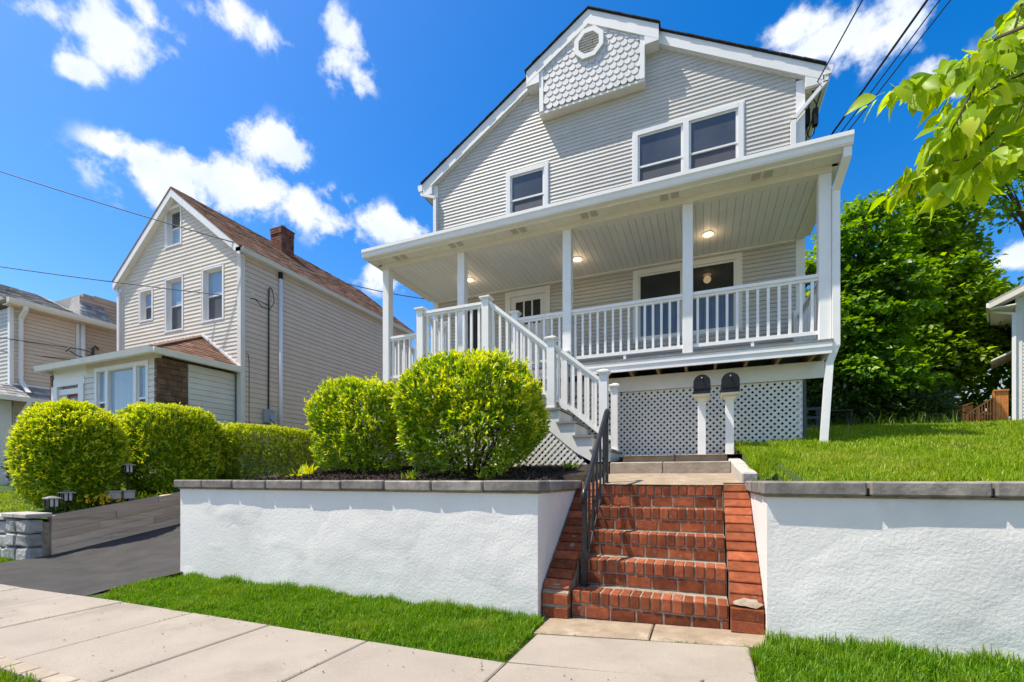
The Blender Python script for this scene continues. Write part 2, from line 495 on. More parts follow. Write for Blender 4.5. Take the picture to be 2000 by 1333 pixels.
mk_leaf('leaf_big_mass', (0.20, 0.34, 0.006), (0.40, 0.54, 0.008), (0.62, 0.66, 0.05), transl=0.55, gloss=0.02)
mk_leaf('grass_blade', (0.06, 0.17, 0.005), (0.15, 0.31, 0.008), (0.32, 0.44, 0.03), transl=0.42, gloss=0.015, dry=(0.24, 0.31, 0.03), dscale=2.6, damt=(0.5, 0.72))
mk_leaf('lawn_blade', (0.12, 0.23, 0.006), (0.25, 0.39, 0.009), (0.47, 0.52, 0.07), transl=0.42, gloss=0.015, dry=(0.36, 0.40, 0.05), dscale=1.8, damt=(0.48, 0.72))

FR = lambda Y: (Vector((0, Y, 0)), Vector((1, 0, 0)), Vector((0, -1, 0)))        # wall that faces the street
FL = lambda X: (Vector((X, 0, 0)), Vector((0, 1, 0)), Vector((1, 0, 0)))         # wall that faces +X
UP = Vector((0, 0, 1))


def fp(fr, u, z, d):
    return fr[0] + fr[1] * u + UP * z + fr[2] * d


def origin_of(o):
    v = Vector((0, 0, 0))
    while o is not None:
        v = v + Vector(o.location)
        o = o.parent
    return v


class MB:
    def __init__(self):
        self.v, self.f = [], []

    def add(self, vs, fs):
        n = len(self.v)
        self.v += [tuple(x) for x in vs]
        self.f += [tuple(i + n for i in f) for f in fs]
        return self

    def hexa(self, p):
        return self.add(p, [(0, 3, 2, 1), (4, 5, 6, 7), (0, 1, 5, 4), (1, 2, 6, 5), (2, 3, 7, 6), (3, 0, 4, 7)])

    def box(self, x0, x1, y0, y1, z0, z1):
        return self.hexa([(x0, y0, z0), (x1, y0, z0), (x1, y1, z0), (x0, y1, z0),
                          (x0, y0, z1), (x1, y0, z1), (x1, y1, z1), (x0, y1, z1)])

    def boxf(self, fr, u0, u1, z0, z1, d0, d1):
        return self.hexa([fp(fr, u, z, d) for z in (z0, z1) for (u, d) in ((u0, d0), (u1, d0), (u1, d1), (u0, d1))])

    def cbox(self, c, h, b=0.005, rot=None):
        """chamfered box: centre c, half sizes h"""
        bm = bmesh.new()
        bmesh.ops.create_cube(bm, size=2)
        for v in bm.verts:
            v.co = Vector((v.co.x * h[0], v.co.y * h[1], v.co.z * h[2]))
        bmesh.ops.bevel(bm, geom=bm.edges[:], offset=b, segments=1, affect='EDGES', profile=0.5)
        M = rot.to_4x4() if rot is not None else Matrix.Identity(4)
        bm.verts.index_update()
        vs = [(M @ v.co) + Vector(c) for v in bm.verts]
        fs = [[v.index for v in f.verts] for f in bm.faces]
        bm.free()
        return self.add(vs, fs)

    def prism(self, poly, ax, a0, a1):
        """poly in the two other axes, extruded along ax"""
        def pt(p, a):
            if ax == 'x':
                return (a, p[0], p[1])
            if ax == 'y':
                return (p[0], a, p[1])
            return (p[0], p[1], a)
        n = len(poly)
        vs = [pt(p, a0) for p in poly] + [pt(p, a1) for p in poly]
        fs = [tuple(range(n)), tuple(range(2 * n - 1, n - 1, -1))]
        fs += [(i, i + n, (i + 1) % n + n, (i + 1) % n) for i in range(n)]
        return self.add(vs, fs)

    def beam(self, p0, p1, w, h, off=0.0, side=None):
        p0, p1 = Vector(p0), Vector(p1)
        d = (p1 - p0).normalized()
        s = side if side is not None else (d.cross(UP) if abs(d.z) < 0.95 else Vector((1, 0, 0)))
        s = Vector(s).normalized()
        t = s.cross(d).normalized()
        a = s * (w / 2); b = t * (h / 2); o = t * off
        return self.hexa([p0 + o - a - b, p0 + o + a - b, p0 + o + a + b, p0 + o - a + b,
                          p1 + o - a - b, p1 + o + a - b, p1 + o + a + b, p1 + o - a + b])

    def tube(self, pts, r, n=8, cap=True):
        pts = [Vector(p) for p in pts]
        rs = r if isinstance(r, (list, tuple)) else [r] * len(pts)
        base = len(self.v)
        prev = None
        for i, p in enumerate(pts):
            d = (pts[min(i + 1, len(pts) - 1)] - pts[max(i - 1, 0)]).normalized()
            s = prev - d * prev.dot(d) if prev is not None else d.orthogonal()
            s.normalize(); prev = s
            t = d.cross(s)
            for k in range(n):
                a = 2 * math.pi * k / n
                self.v.append(tuple(p + (s * math.cos(a) + t * math.sin(a)) * rs[i]))
        for i in range(len(pts) - 1):
            for k in range(n):
                a = base + i * n
                self.f.append((a + k, a + (k + 1) % n, a + n + (k + 1) % n, a + n + k))
        if cap:
            self.f.append(tuple(base + k for k in range(n))[::-1])
            self.f.append(tuple(base + (len(pts) - 1) * n + k for k in range(n)))
        return self

    def mesh(self, name, mat=None, off=(0, 0, 0), smooth=False):
        me = bpy.data.meshes.new(name)
        ox, oy, oz = off
        me.from_pydata([(x - ox, y - oy, z - oz) for x, y, z in self.v], [], self.f)
        bm = bmesh.new(); bm.from_mesh(me)
        bmesh.ops.recalc_face_normals(bm, faces=bm.faces)
        bm.to_mesh(me); bm.free()
        if smooth:
            me.polygons.foreach_set('use_smooth', [True] * len(me.polygons))
        if mat:
            me.materials.append(MATS[mat])
        return me

    def build(self, name, mat, parent=None, smooth=False, kind=None, label=None, loc=None):
        off = origin_of(parent) if parent is not None else (Vector(loc) if loc is not None else Vector((0, 0, 0)))
        me = self.mesh(name, mat, off, smooth)
        o = bpy.data.objects.new(name, me)
        C.objects.link(o)
        if parent is not None:
            o.parent = parent
        elif loc is not None:
            o.location = loc
        if kind:
            o['kind'] = kind
        if label:
            o['label'] = label
        return o


def inst(name, me, parent, loc, rot=None, scale=None):
    o = bpy.data.objects.new(name, me)
    C.objects.link(o)
    if parent is not None:
        o.parent = parent
        o.location = Vector(loc) - origin_of(parent)
    else:
        o.location = loc
    if rot is not None:
        o.rotation_euler = rot
    if scale is not None:
        o.scale = scale
    return o


def thing(name, loc, label, cat, group=None):
    o = bpy.data.objects.new(name, None)
    o.empty_display_size = 0.3
    C.objects.link(o)
    o.location = loc
    return tag(o, label, cat, group)


def tag(o, label, cat, group=None):
    o['label'] = label
    o['category'] = cat
    if group:
        o['group'] = group
    return o


def npmesh(name, V, F, mat, parent=None, kind=None, smooth=False, loc=None):
    """V (n,3) array, F (m,k) array of equal-sized faces"""
    off = np.array(origin_of(parent)) if parent is not None else (np.array(loc) if loc is not None else np.zeros(3))
    V = (np.asarray(V, dtype=np.float64) - off).astype(np.float32)
    F = np.asarray(F, dtype=np.int32)
    me = bpy.data.meshes.new(name)
    me.vertices.add(len(V))
    me.vertices.foreach_set('co', V.ravel())
    k = F.shape[1]
    me.loops.add(F.size)
    me.loops.foreach_set('vertex_index', F.ravel())
    me.polygons.add(len(F))
    me.polygons.foreach_set('loop_start', np.arange(0, F.size, k, dtype=np.int32))
    me.update(calc_edges=True)
    if smooth:
        me.polygons.foreach_set('use_smooth', np.ones(len(F), dtype=bool))
    me.materials.append(MATS[mat])
    o = bpy.data.objects.new(name, me)
    C.objects.link(o)
    if parent is not None:
        o.parent = parent
    elif loc is not None:
        o.location = loc
    if kind:
        o['kind'] = kind
    return o


def siding(parent, mat, fr, u0, u1, z0, z1, c, holes=(), lim=None, out=0.009, dutch=True, d0=0.0):
    """one object for every course of siding, cut round the openings"""
    k = 0
    prof = ([(0, out), (0.58, out * 0.16), (1.0, 0.0008)] if dutch
            else [(0, out), (0.87, out * 0.45), (0.8701, -0.011), (1.0, -0.011)])
    while z0 + k * c < z1 - 0.01:
        za = z0 + k * c
        zb = min(za + c, z1)
        k += 1
        l0, r0 = lim(za) if lim else (u0, u1)
        l1, r1 = lim(zb) if lim else (u0, u1)
        if r0 - l0 < 0.04:
            break
        if r1 < l1:
            l1 = r1 = (l1 + r1) / 2
        br = {l0, r0}
        for h in holes:
            if h[3] > za + 1e-4 and h[2] < zb - 1e-4:
                for q in (h[0], h[1]):
                    if l0 < q < r0:
                        br.add(q)
        br = sorted(br)
        segs = []
        for a, b in zip(br[:-1], br[1:]):
            lo, hi = za, zb
            mid = (a + b) / 2
            for h in holes:
                if h[0] < mid < h[1] and h[3] > za + 1e-4 and h[2] < zb - 1e-4:
                    if h[2] <= za + 1e-4 and h[3] >= zb - 1e-4:
                        lo = hi
                    elif h[2] <= za + 1e-4:
                        lo = max(lo, h[3])
                    else:
                        hi = min(hi, h[2])
            if hi - lo > 0.012:
                if segs and abs(segs[-1][1] - a) < 1e-6 and abs(segs[-1][2] - lo) < 1e-6 and abs(segs[-1][3] - hi) < 1e-6:
                    segs[-1][1] = b
                else:
                    segs.append([a, b, lo, hi])
        dd0 = d0 if dutch else d0 + 0.013
        for a, b, lo, hi in segs:
            pts = []
            def dep(t):
                for (t0, e0), (t1, e1) in zip(prof[:-1], prof[1:]):
                    if t0 <= t <= t1 + 1e-9:
                        return e0 + (e1 - e0) * (t - t0) / max(t1 - t0, 1e-9)
                return prof[-1][1]
            tl, th = (lo - za) / c, (hi - za) / c
            ts = [tl] + [t for t, _ in prof if tl < t < th] + [th]
            lowd = -0.004 if dutch else -0.0125
            pts = [(za + t * c, dep(min(t, 1.0)) + dd0) for t in ts] + [(hi, lowd + dd0), (lo, lowd + dd0)]
            vs = []
            for side in (0, 1):
                for z, d in pts:
                    f = (z - za) / (zb - za)
                    if side == 0:
                        u = (l0 + (l1 - l0) * f) if abs(a - l0) < 1e-6 else a
                        u = min(u, b)
                    else:
                        u = (r0 + (r1 - r0) * f) if abs(b - r0) < 1e-6 else b
                        u = max(u, a)
                    vs.append(fp(fr, u, z, d))
            n = len(pts)
            fs = [tuple(range(n)), tuple(range(2 * n - 1, n - 1, -1))]
            fs += [(i, (i + 1) % n, (i + 1) % n + n, i + n) for i in range(n)]
            m = MB(); m.add(vs, fs)
            m.build('siding_board', mat, parent)


def window(parent, fr, u0, u1, z0, z1, trim=0.085, proud=0.032, meet=None, mats=('glass_dark', 'screen_mesh'),
           recess=0.0, tmat='white_trim', lights=1, sill=True, name='window'):
    """trim frame (part) with sashes and panes (sub-parts); u0..z1 are the outer edges of the trim"""
    t = trim
    m = MB()
    back = -0.02 - recess
    m.boxf(fr, u0, u0 + t, z0, z1, back, proud)
    m.boxf(fr, u1 - t, u1, z0, z1, back, proud)
    m.boxf(fr, u0 + t, u1 - t, z1 - t, z1, back, proud + 0.004)
    m.boxf(fr, u0 + t, u1 - t, z0, z0 + t * 0.7, back, proud + 0.012)
    # outer J-channel rim
    for (a, b, c_, d_) in ((u0 - 0.018, u0, z0 - 0.018, z1 + 0.018), (u1, u1 + 0.018, z0 - 0.018, z1 + 0.018),
                           (u0, u1, z1, z1 + 0.018), (u0, u1, z0 - 0.018, z0)):
        m.boxf(fr, a, b, c_, d_, 0.0, 0.02)
    w = m.build(name, tmat, parent)
    n = lights
    span = (u1 - u0 - 2 * t)
    mull = 0.10 if n > 1 else 0
    pw = (span - mull * (n - 1)) / n
    for i in range(n):
        a = u0 + t + i * (pw + mull); b = a + pw
        if i < n - 1:
            MB().boxf(fr, b, b + mull, z0 + t * 0.7, z1 - t, back, proud + 0.006).build('mullion', tmat, w)
        zb, zt = z0 + t * 0.7, z1 - t
        dd = -0.012 - recess
        s = 0.038
        if meet is None:
            MB().boxf(fr, a + s, b - s, zb + s, zt - s, dd - 0.012, dd - 0.004).build('pane', mats[0], w)
            q = MB()
            q.boxf(fr, a, a + s, zb, zt, dd - 0.02, dd + 0.012); q.boxf(fr, b - s, b, zb, zt, dd - 0.02, dd + 0.012)
            q.boxf(fr, a + s, b - s, zt - s, zt, dd - 0.02, dd + 0.012); q.boxf(fr, a + s, b - s, zb, zb + s, dd - 0.02, dd + 0.012)
            q.build('sash', tmat, w)
        else:
            for lo, hi, mt, od in ((meet - 0.015, zt, mats[0], 0.010), (zb, meet + 0.015, mats[1], 0.0)):
                q = MB()
                e = dd + od
                q.boxf(fr, a, a + s, lo, hi, e - 0.02, e + 0.008); q.boxf(fr, b - s, b, lo, hi, e - 0.02, e + 0.008)
                q.boxf(fr, a + s, b - s, hi - s * 0.9, hi, e - 0.02, e + 0.009); q.boxf(fr, a + s, b - s, lo, lo + s * 0.9, e - 0.02, e + 0.007)
                q.build('sash', tmat, w)
                MB().boxf(fr, a + s, b - s, lo + s * 0.9, hi - s * 0.9, e - 0.012, e - 0.004).build('pane', mt, w)
    return w


def downspout(parent, pts, w=0.075, d=0.06, mat='white_trim'):
    m = MB()
    pts = [Vector(p) for p in pts]
    for a, b in zip(pts[:-1], pts[1:]):
        dr = (b - a).normalized()
        m.beam(a - dr * 0.012, b + dr * 0.012, w, d, side=(1, 0, 0) if abs(dr.x) < 0.8 else (0, 1, 0))
    return m.build('downspout', mat, parent)


def lattice(parent, O, U, u0, u1, top, bot, pitch=0.095, w=0.042, mat='lattice_white'):
    """diagonal slats in the plane through O along U (vertical plane), clipped between bot(u) and top(u)"""
    O, U = Vector(O), Vector(U)
    N = U.cross(UP).normalized()
    zmin = min(bot(u0), bot(u1)); zmax = max(top(u0), top(u1))
    for sgn in (1, -1):
        s = u0 - (zmax - zmin)
        d = 0.006 * sgn
        while s < u1 + (zmax - zmin):
            # line u = s + t, z = zmin + t (sgn 1) or z = zmax - t ; walk to find the inside stretch
            ts = np.linspace(0, zmax - zmin, 60)
            ins = []
            for t in ts:
                u = s + t
                z = zmin + t if sgn == 1 else zmax - t
                ins.append(u0 - 1e-6 <= u <= u1 + 1e-6 and bot(u) - 1e-6 <= z <= top(u) + 1e-6)
            idx = [i for i, q in enumerate(ins) if q]
            if len(idx) > 2:
                t0, t1 = ts[idx[0]], ts[idx[-1]]
                def P(t):
                    z = zmin + t if sgn == 1 else zmax - t
                    return O + U * (s + t) + UP * z + N * d
                MB().beam(P(t0), P(t1), w, 0.008, side=(U * 1 + UP * (-sgn)).normalized()).build('slat', mat, parent)
            s += pitch * 1.0


def railing(parent, p0, p1, htop=0.89, hbot=0.10, n=12, name='railing', mat='white_paint', bal=0.034, ends=(0.06, 0.06)):
    """rail between two floor points; balusters are sub-parts"""
    p0, p1 = Vector(p0), Vector(p1)
    m = MB()
    m.beam(p0 + UP * (htop - 0.022), p1 + UP * (htop - 0.022), 0.085, 0.044)
    MBs = MB().beam(p0 + UP * (htop - 0.064), p1 + UP * (htop - 0.064), 0.045, 0.038)
    r = m.build(name, mat, parent)
    MB().beam(p0 + UP * (hbot + 0.02), p1 + UP * (hbot + 0.02), 0.045, 0.05).build('bottom_rail', mat, r)
    MBs.build('sub_rail', mat, r)
    L = htop - 0.08 - hbot - 0.03
    b = MB().box(-bal / 2, bal / 2, -bal / 2, bal / 2, 0, L).mesh('baluster', mat)
    for i in range(n):
        f = (i + 0.5) / n
        q = p0.lerp(p1, f) + UP * (hbot + 0.038)
        inst('baluster', b, r, q)
    return r


def newel(parent, x, y, z0, z1, w=0.115, mat='white_paint'):
    m = MB()
    h = w / 2
    m.box(x - h, x + h, y - h, y + h, z0, z1 - 0.05)
    m.box(x - h - 0.012, x + h + 0.012, y - h - 0.012, y + h + 0.012, z0, z0 + 0.05)
    n = m.build('newel_post', mat, parent)
    c = MB()
    a = h + 0.03
    c.box(x - h - 0.014, x + h + 0.014, y - h - 0.014, y + h + 0.014, z1 - 0.065, z1 - 0.045)
    c.box(x - a, x + a, y - a, y + a, z1 - 0.045, z1 - 0.022)
    b0 = len(c.v)
    c.add([(x - a, y - a, z1 - 0.022), (x + a, y - a, z1 - 0.022), (x + a, y + a, z1 - 0.022), (x - a, y + a, z1 - 0.022),
           (x, y, z1 + 0.014)], [(0, 1, 4), (1, 2, 4), (2, 3, 4), (3, 0, 4)])
    c.build('post_cap', mat, n)
    return n

# ------------------------------------------------------------------ ground, pavement, terrain
def zg(x):
    """street-side ground: the pavement falls slightly to the left"""
    return float(np.interp(x, [-60, -7, -1.2, 0.45, 4, 60], [-0.12, -0.06, -0.03, 0.04, 0.10, 0.5]))


def lawn_z(x, y):
    z = np.interp(y, [3.6, 3.8, 8.0, 14.0, 18.0, 26.0, 60.0, 200.0], [1.07, 1.10, 1.745, 2.44, 2.84, 3.2, 3.6, 4.0])
    return z + 0.05 * np.sin(x * 0.55 + 1.0) * np.clip((y - 8) / 6, 0, 1)


def lawn_edge(x, y):
    """the lawn dips to the level of the coping beside the kerb"""
    return lawn_z(x, y) - np.clip((0.72 - x) / 0.2, 0, 1) * np.clip((5.75 - y) / 0.75, 0, 1) * 0.15


def left_z(x, y):
    return np.interp(y, [3.5, 4.2, 6.3, 10, 40, 200], [0.50, 0.66, 0.98, 1.2, 2.2, 3.0]) + 0 * x


def sheet(name, x0, x1, y0, y1, nx, ny, zf, mat, kind='structure', xs=None, ys=None, skirt=0.0):
    xs = np.linspace(x0, x1, nx) if xs is None else np.array(xs)
    ys = np.linspace(y0, y1, ny) if ys is None else np.array(ys)
    X, Y = np.meshgrid(xs, ys)
    Z = np.vectorize(zf)(X, Y)
    V = np.stack([X.ravel(), Y.ravel(), Z.ravel()], 1)
    nx, ny = len(xs), len(ys)
    i = (np.arange(ny - 1)[:, None] * nx + np.arange(nx - 1)[None, :]).ravel()
    F = np.stack([i, i + 1, i + 1 + nx, i + nx], 1)
    if skirt:
        ring = list(range(nx)) + [nx * k + nx - 1 for k in range(1, ny)] + [nx * (ny - 1) + k for k in range(nx - 2, -1, -1)] + [nx * k for k in range(ny - 2, 0, -1)]
        n0 = len(V)
        V = np.concatenate([V, V[ring] - np.array([0, 0, skirt])])
        m = len(ring)
        F = np.concatenate([F, np.array([[ring[k], n0 + k, n0 + (k + 1) % m, ring[(k + 1) % m]] for k in range(m)])])
    return npmesh(name, V, F, mat, kind=kind, smooth=not skirt)


MB().box(-600, 600, -600, 900, -1.2, -0.42).build('ground', 'earth', kind='structure')
MB().box(-80, 80, -7.0, 0.16, -0.40, -0.19).build('road', 'pale_road', kind='structure')
MB().box(-80, 80, 0.16, 0.32, -0.40, -0.07).build('road_kerb', 'concrete', kind='structure')
sheet('verge_soil', -14, 8, 0.32, 1.5, 30, 4, lambda x, y: zg(x) - 0.045, 'soil_grass')
# bed under the pavement so that the joints show dirt
sheet('pavement_bed', -14, 8, 1.46, 3.7, 40, 8, lambda x, y: zg(x) - 0.040, 'joint_dirt')
sheet('front_strip_soil', -5.95, -1.12, 2.64, 3.63, 20, 5, lambda x, y: zg(x) - 0.018, 'soil_grass')
sheet('right_strip_soil', 0.30, 8, 2.0, 3.63, 20, 5, lambda x, y: zg(x) - 0.018, 'soil_grass')
sheet('far_left_strip_soil', -14, -9.06, 2.62, 3.45, 12, 4, lambda x, y: zg(x) - 0.016, 'soil_grass')

pav = MB().box(-14, 8, 1.5, 1.52, -0.35, -0.2).build('pavement', 'joint_dirt', kind='structure')


def slab(x0, x1, y0a, y0b, y1a, y1b, mat='concrete', name='concrete_slab', t=0.10, dz=0.0, parent=None):
    """pavement slab with slightly rounded arrises; y limits at its left and right end"""
    g = 0.006
    x0 += g; x1 -= g
    za, zb = zg(x0) + dz, zg(x1) + dz
    b = 0.010
    m = MB()
    p = [(x0, y0a + g), (x1, y0b + g), (x1, y1b - g), (x0, y1a - g)]
    q = [(x0 + b, y0a + g + b), (x1 - b, y0b + g + b), (x1 - b, y1b - g - b), (x0 + b, y1a - g - b)]
    zz = [za, zb, zb, za]
    vs = [(a, c, z - t) for (a, c), z in zip(p, zz)] + [(a, c, z - 0.007) for (a, c), z in zip(p, zz)] + [(a, c, z) for (a, c), z in zip(q, zz)]
    fs = [(8, 9, 10, 11)]
    for k in (0, 4):
        fs += [(k + i, k + (i + 1) % 4, k + 4 + (i + 1) % 4, k + 4 + i) for i in range(4)]
    m.add(vs, fs)
    return m.build(name, mat, parent if parent is not None else pav)


def pav_far(x):
    return float(np.interp(x, [-14, -7.5, -5.3, -1.17, 0.0, 8], [2.50, 2.555, 2.64, 2.69, 2.78, 2.9]))


jx = [-13.2, -12.1, -11.0, -9.9, -8.8, -7.85, -6.98, -6.1, -5.22, -4.20, -3.26, -2.27, -1.165, 0.0, 1.1, 2.2, 3.3, 4.4]
for a, b in zip(jx[:-1], jx[1:]):
    slab(a, b, 1.5, 1.5, pav_far(a), pav_far(b), dz=random.uniform(-0.004, 0.004))
# slab between the pavement and the brick steps, and the rougher strip at their foot
slab(-1.165, 0.287, pav_far(-1.165), pav_far(0.287), 3.262, 3.395, dz=0.002)
slab(-1.20, -0.35, 3.262, 3.345, 3.72, 3.72, mat='rough_concrete', name='rough_concrete_slab', dz=0.006)
slab(-0.35, 0.44, 3.345, 3.41, 3.74, 3.74, mat='rough_concrete', name='rough_concrete_slab', dz=0.003)
# edging of brown pavers along the verge
kb = MB()
for i in range(26):
    x = -7.0 + i * 0.22
    kb.cbox((x, 1.44, zg(x) - 0.035), (0.104, 0.05, 0.05), 0.008)
kb.build('paver_edging', 'step_stone', kind='structure')

# driveway: rises from the pavement between the timber wall and the white wall
def drive_z(x, y):
    return float(np.interp(y, [2.5, 2.75, 3.6, 5.6, 9.0, 12.5, 16], [-0.075, -0.045, 0.0, 0.34, 1.0, 1.5, 1.7]))
sheet('driveway', -9.05, -5.9, 2.52, 16, 8, 40, lambda x, y: drive_z(x, y) - (0.012 if y < 2.7 else 0), 'asphalt')

# lawn on the right, running up the slope and behind the house
ys = [3.66, 3.8, 4.2, 5, 6, 7, 8, 9, 10, 11, 12, 13, 14, 15, 16, 17, 18, 20, 23, 26, 32, 45, 70, 120, 200]
xs = [0.66, 0.8, 1.4, 2, 3, 4, 5, 6, 7, 8, 10, 12, 15, 20, 30, 60, 120]
sheet('lawn', 0, 0, 0, 0, 0, 0, lambda x, y: float(lawn_z(x, y)), 'soil_grass', xs=xs, ys=ys, skirt=0.5)
sheet('lawn', 0, 0, 0, 0, 0, 0, lambda x, y: float(lawn_edge(x, y)) - (0.03 if x < 0.5 else 0.0), 'soil_grass', xs=[0.45, 0.55, 0.66], ys=[4.965, 5.5, 6.2, 7, 7.66], skirt=0.5)
sheet('back_yard', 0, 0, 0, 0, 0, 0, lambda x, y: float(lawn_z(x, y)) - 0.012, 'soil_grass',
      xs=[-5.75, -4, -2, 0, 0.44, 1.5], ys=[7.66, 9, 12, 16, 20, 26])
sheet('neighbour_yard', 0, 0, 0, 0, 0, 0, lambda x, y: float(left_z(x, y)), 'soil_grass',
      xs=[-120, -60, -30, -20, -16, -14, -12, -11, -10, -9.08], ys=[3.56, 3.8, 4.2, 5, 6.3, 8, 10, 14, 20, 40, 120, 200])


def bed_z(x, y):
    n = mnoise.noise(Vector((x * 1.3, y * 1.3, 0))) * 0.035
    return 1.03 + 0.125 * (y - 3.8) + n
sheet('planting_bed', -5.74, -1.51, 3.8, 7.7, 46, 40, bed_z, 'mulch', skirt=0.4)
sheet('planting_bed', -1.51, -1.16, 4.965, 7.7, 5, 24, bed_z, 'mulch', skirt=0.4)
# walk between the brick steps and the porch
sheet('front_walk', -1.30, 0.40, 4.9, 6.06, 8, 6, lambda x, y: 1.088 + 0.113 * (y - 4.9), 'rough_concrete')
sheet('porch_ground', -1.05, 0.5, 6.3, 7.7, 6, 6, lambda x, y: 1.455 + 0.05 * (y - 6.3), 'rough_concrete')

# ------------------------------------------------------------------ retaining walls of white stucco
def retaining(name, x0, x1, z0a, z0b, label, seed, ret_right, ret_left, left_face):
    """front face at y = 3.6, uneven stucco; return walls beside the steps"""
    top = 1.022
    t = thing(name, ((x0 + x1) / 2, 3.7, min(z0a, z0b)), label, 'wall')
    xs = np.linspace(x0, x1, 90)
    zs = np.linspace(-0.25, top, 36)
    X, Z = np.meshgrid(xs, zs)
    D = np.zeros_like(X)
    for i in range(X.shape[0]):
        for j in range(X.shape[1]):
            p = Vector((X[i, j] * 0.9 + seed, Z[i, j] * 1.1, seed))
            w = mnoise.noise(p) * 0.016 + mnoise.noise(p * 3.1) * 0.008 + mnoise.noise(p * 9.0) * 0.0035
            D[i, j] = w * min(1, (top - Z[i, j]) / 0.12) * min(1, (X[i, j] - x0 + .02) / 0.1) * min(1, (x1 + .02 - X[i, j]) / 0.1)
    Yf = 3.6 - D
    V = np.stack([X.ravel(), Yf.ravel(), Z.ravel()], 1)
    nx, nz = len(xs), len(zs)
    i = (np.arange(nz - 1)[:, None] * nx + np.arange(nx - 1)[None, :]).ravel()
    F = np.stack([i, i + 1, i + 1 + nx, i + nx], 1)
    face = npmesh('stucco_face', V, F, 'stucco', parent=t, smooth=True)
    body = MB()
    body.box(x0, x1, 3.603, 3.83, -0.25, top)
    if ret_right:
        body.box(x1 - 0.22, x1, 3.832, 4.93, -0.25, top)
    if ret_left:
        body.box(x0, x0 + 0.22, 3.832, 4.93, -0.25, top)
    if left_face:
        body.box(x0, x0 + 0.22, 3.832, 7.2, -0.25, top)
    body.build('stucco_body', 'stucco', t)
    # mortar line and coping stones
    MB().box(x0 - 0.01, x1 + 0.01, 3.585, 3.85, top, top + 0.014).build('mortar_bed', 'mortar', t)
    return t, top + 0.014


tl, zt = retaining('retaining_wall', -5.955, -1.275, -0.06, -0.03,
                   'long white stucco retaining wall with grey stone coping left of the brick steps', 3.1, True, False, True)
tr, _ = retaining('retaining_wall', 0.411, 4.6, 0.05, 0.12,
                  'white stucco retaining wall with grey stone coping below the lawn right of the brick steps', 8.4, False, True, False)


def coping(parent, p0, p1, n, half_w, zb, h=0.095, seed=1):
    rr = random.Random(seed)
    p0, p1 = Vector(p0), Vector(p1)
    d = (p1 - p0)
    L = d.length / n
    ang = math.atan2(d.y, d.x)
    for i in range(n):
        c = p0 + d * ((i + 0.5) / n)
        hx = L / 2 - 0.007
        rot = Matrix.Rotation(ang + rr.uniform(-.008, .008), 3, 'Z')
        m = MB()
        m.cbox((c.x, c.y, zb + h / 2 + rr.uniform(-.003, .004)), (hx, half_w + rr.uniform(-.004, .004), h / 2), 0.012, rot)
        m.build('coping_stone', 'coping_stone', parent)


# left wall: front run, return along the steps, return on the drive side
coping(tl, (-6.02, 3.695, 0), (-1.235, 3.695, 0), 9, 0.145, zt, seed=2)
coping(tl, (-1.375, 3.85, 0), (-1.375, 4.96, 0), 3, 0.135, zt, seed=5)
coping(tl, (-5.88, 3.85, 0), (-5.88, 7.2, 0), 6, 0.135, zt, seed=6)
coping(tr, (0.372, 3.695, 0), (4.6, 3.695, 0), 7, 0.145, zt, seed=3)
coping(tr, (0.515, 3.85, 0), (0.515, 4.96, 0), 2, 0.14, zt, seed=4)
for p in (tl, tr):
    pass
MB().box(-1.49, -1.262, 3.84, 4.95, 1.022, zt).build('mortar_bed', 'mortar', tl)
MB().box(0.40, 0.63, 3.84, 4.95, 1.022, zt).build('mortar_bed', 'mortar', tr)

# ------------------------------------------------------------------ brick steps
bs = thing('brick_steps', (-0.42, 3.7, 0), 'flight of five red brick steps between two sloping brick cheeks', 'steps')
SX0, SX1 = -1.02, 0.178
ZS = [0.21, 0.43, 0.645, 0.862, 1.082]
YS = [3.735 + 0.292 * i for i in range(5)]
core = MB()
for i in range(5):
    core.box(SX0 + 0.001, SX1 - 0.001, YS[i] + 0.012, 5.0, (-0.1 if i == 0 else ZS[i - 1] - 0.004), ZS[i] - 0.007)
core.build('mortar_core', 'mortar', bs)
brick_v = []
for k in range(5):
    m = MB(); m.cbox((0, 0, 0), (0.0345 + 0.0008 * (k - 2), 0.0975, 0.052), 0.005 + 0.001 * (k % 3)); brick_v.append(m.mesh('brick', 'brick'))
brick_s = []
for k in range(4):
    m = MB(); m.cbox((0, 0, 0), (0.1, 0.045, 0.041 + 0.001 * k), 0.005); brick_s.append(m.mesh('brick', 'brick'))
rr = random.Random(4)
for i in range(5):
    zt_ = ZS[i]
    zb_ = -0.02 + zg(-0.4) if i == 0 else ZS[i - 1]
    n = 15
    w = (SX1 - SX0) / n
    for k in range(n):
        inst('brick', rr.choice(brick_v), bs, (SX0 + (k + .5) * w, YS[i] + 0.0975 + rr.uniform(-.003, .003), zt_ - 0.052 + rr.uniform(-.002, .002)),
             rot=(rr.uniform(-.012, .012), rr.uniform(-.012, .012), rr.uniform(-.012, .012)), scale=(w / 0.08 * 0.985, 1, 1))
    hs = zt_ - 0.104 - 0.012 - zb_ - 0.004
    xs_ = SX0 + 0.002
    first = 0.11 if i % 2 == 0 else 0.20
    k = 0
    while xs_ < SX1 - 0.03:
        wd = first if k == 0 else 0.205
        wd = min(wd, SX1 - 0.002 - xs_)
        if wd > 0.03:
            inst('brick', rr.choice(brick_s), bs, (xs_ + wd / 2, YS[i] + 0.052 + rr.uniform(-.002, .002), zb_ + 0.004 + hs / 2),
                 rot=(0, rr.uniform(-.006, .006), 0), scale=((wd - 0.011) / 0.2, 1, hs / 0.088))
        xs_ += wd + 0.002
        k += 1
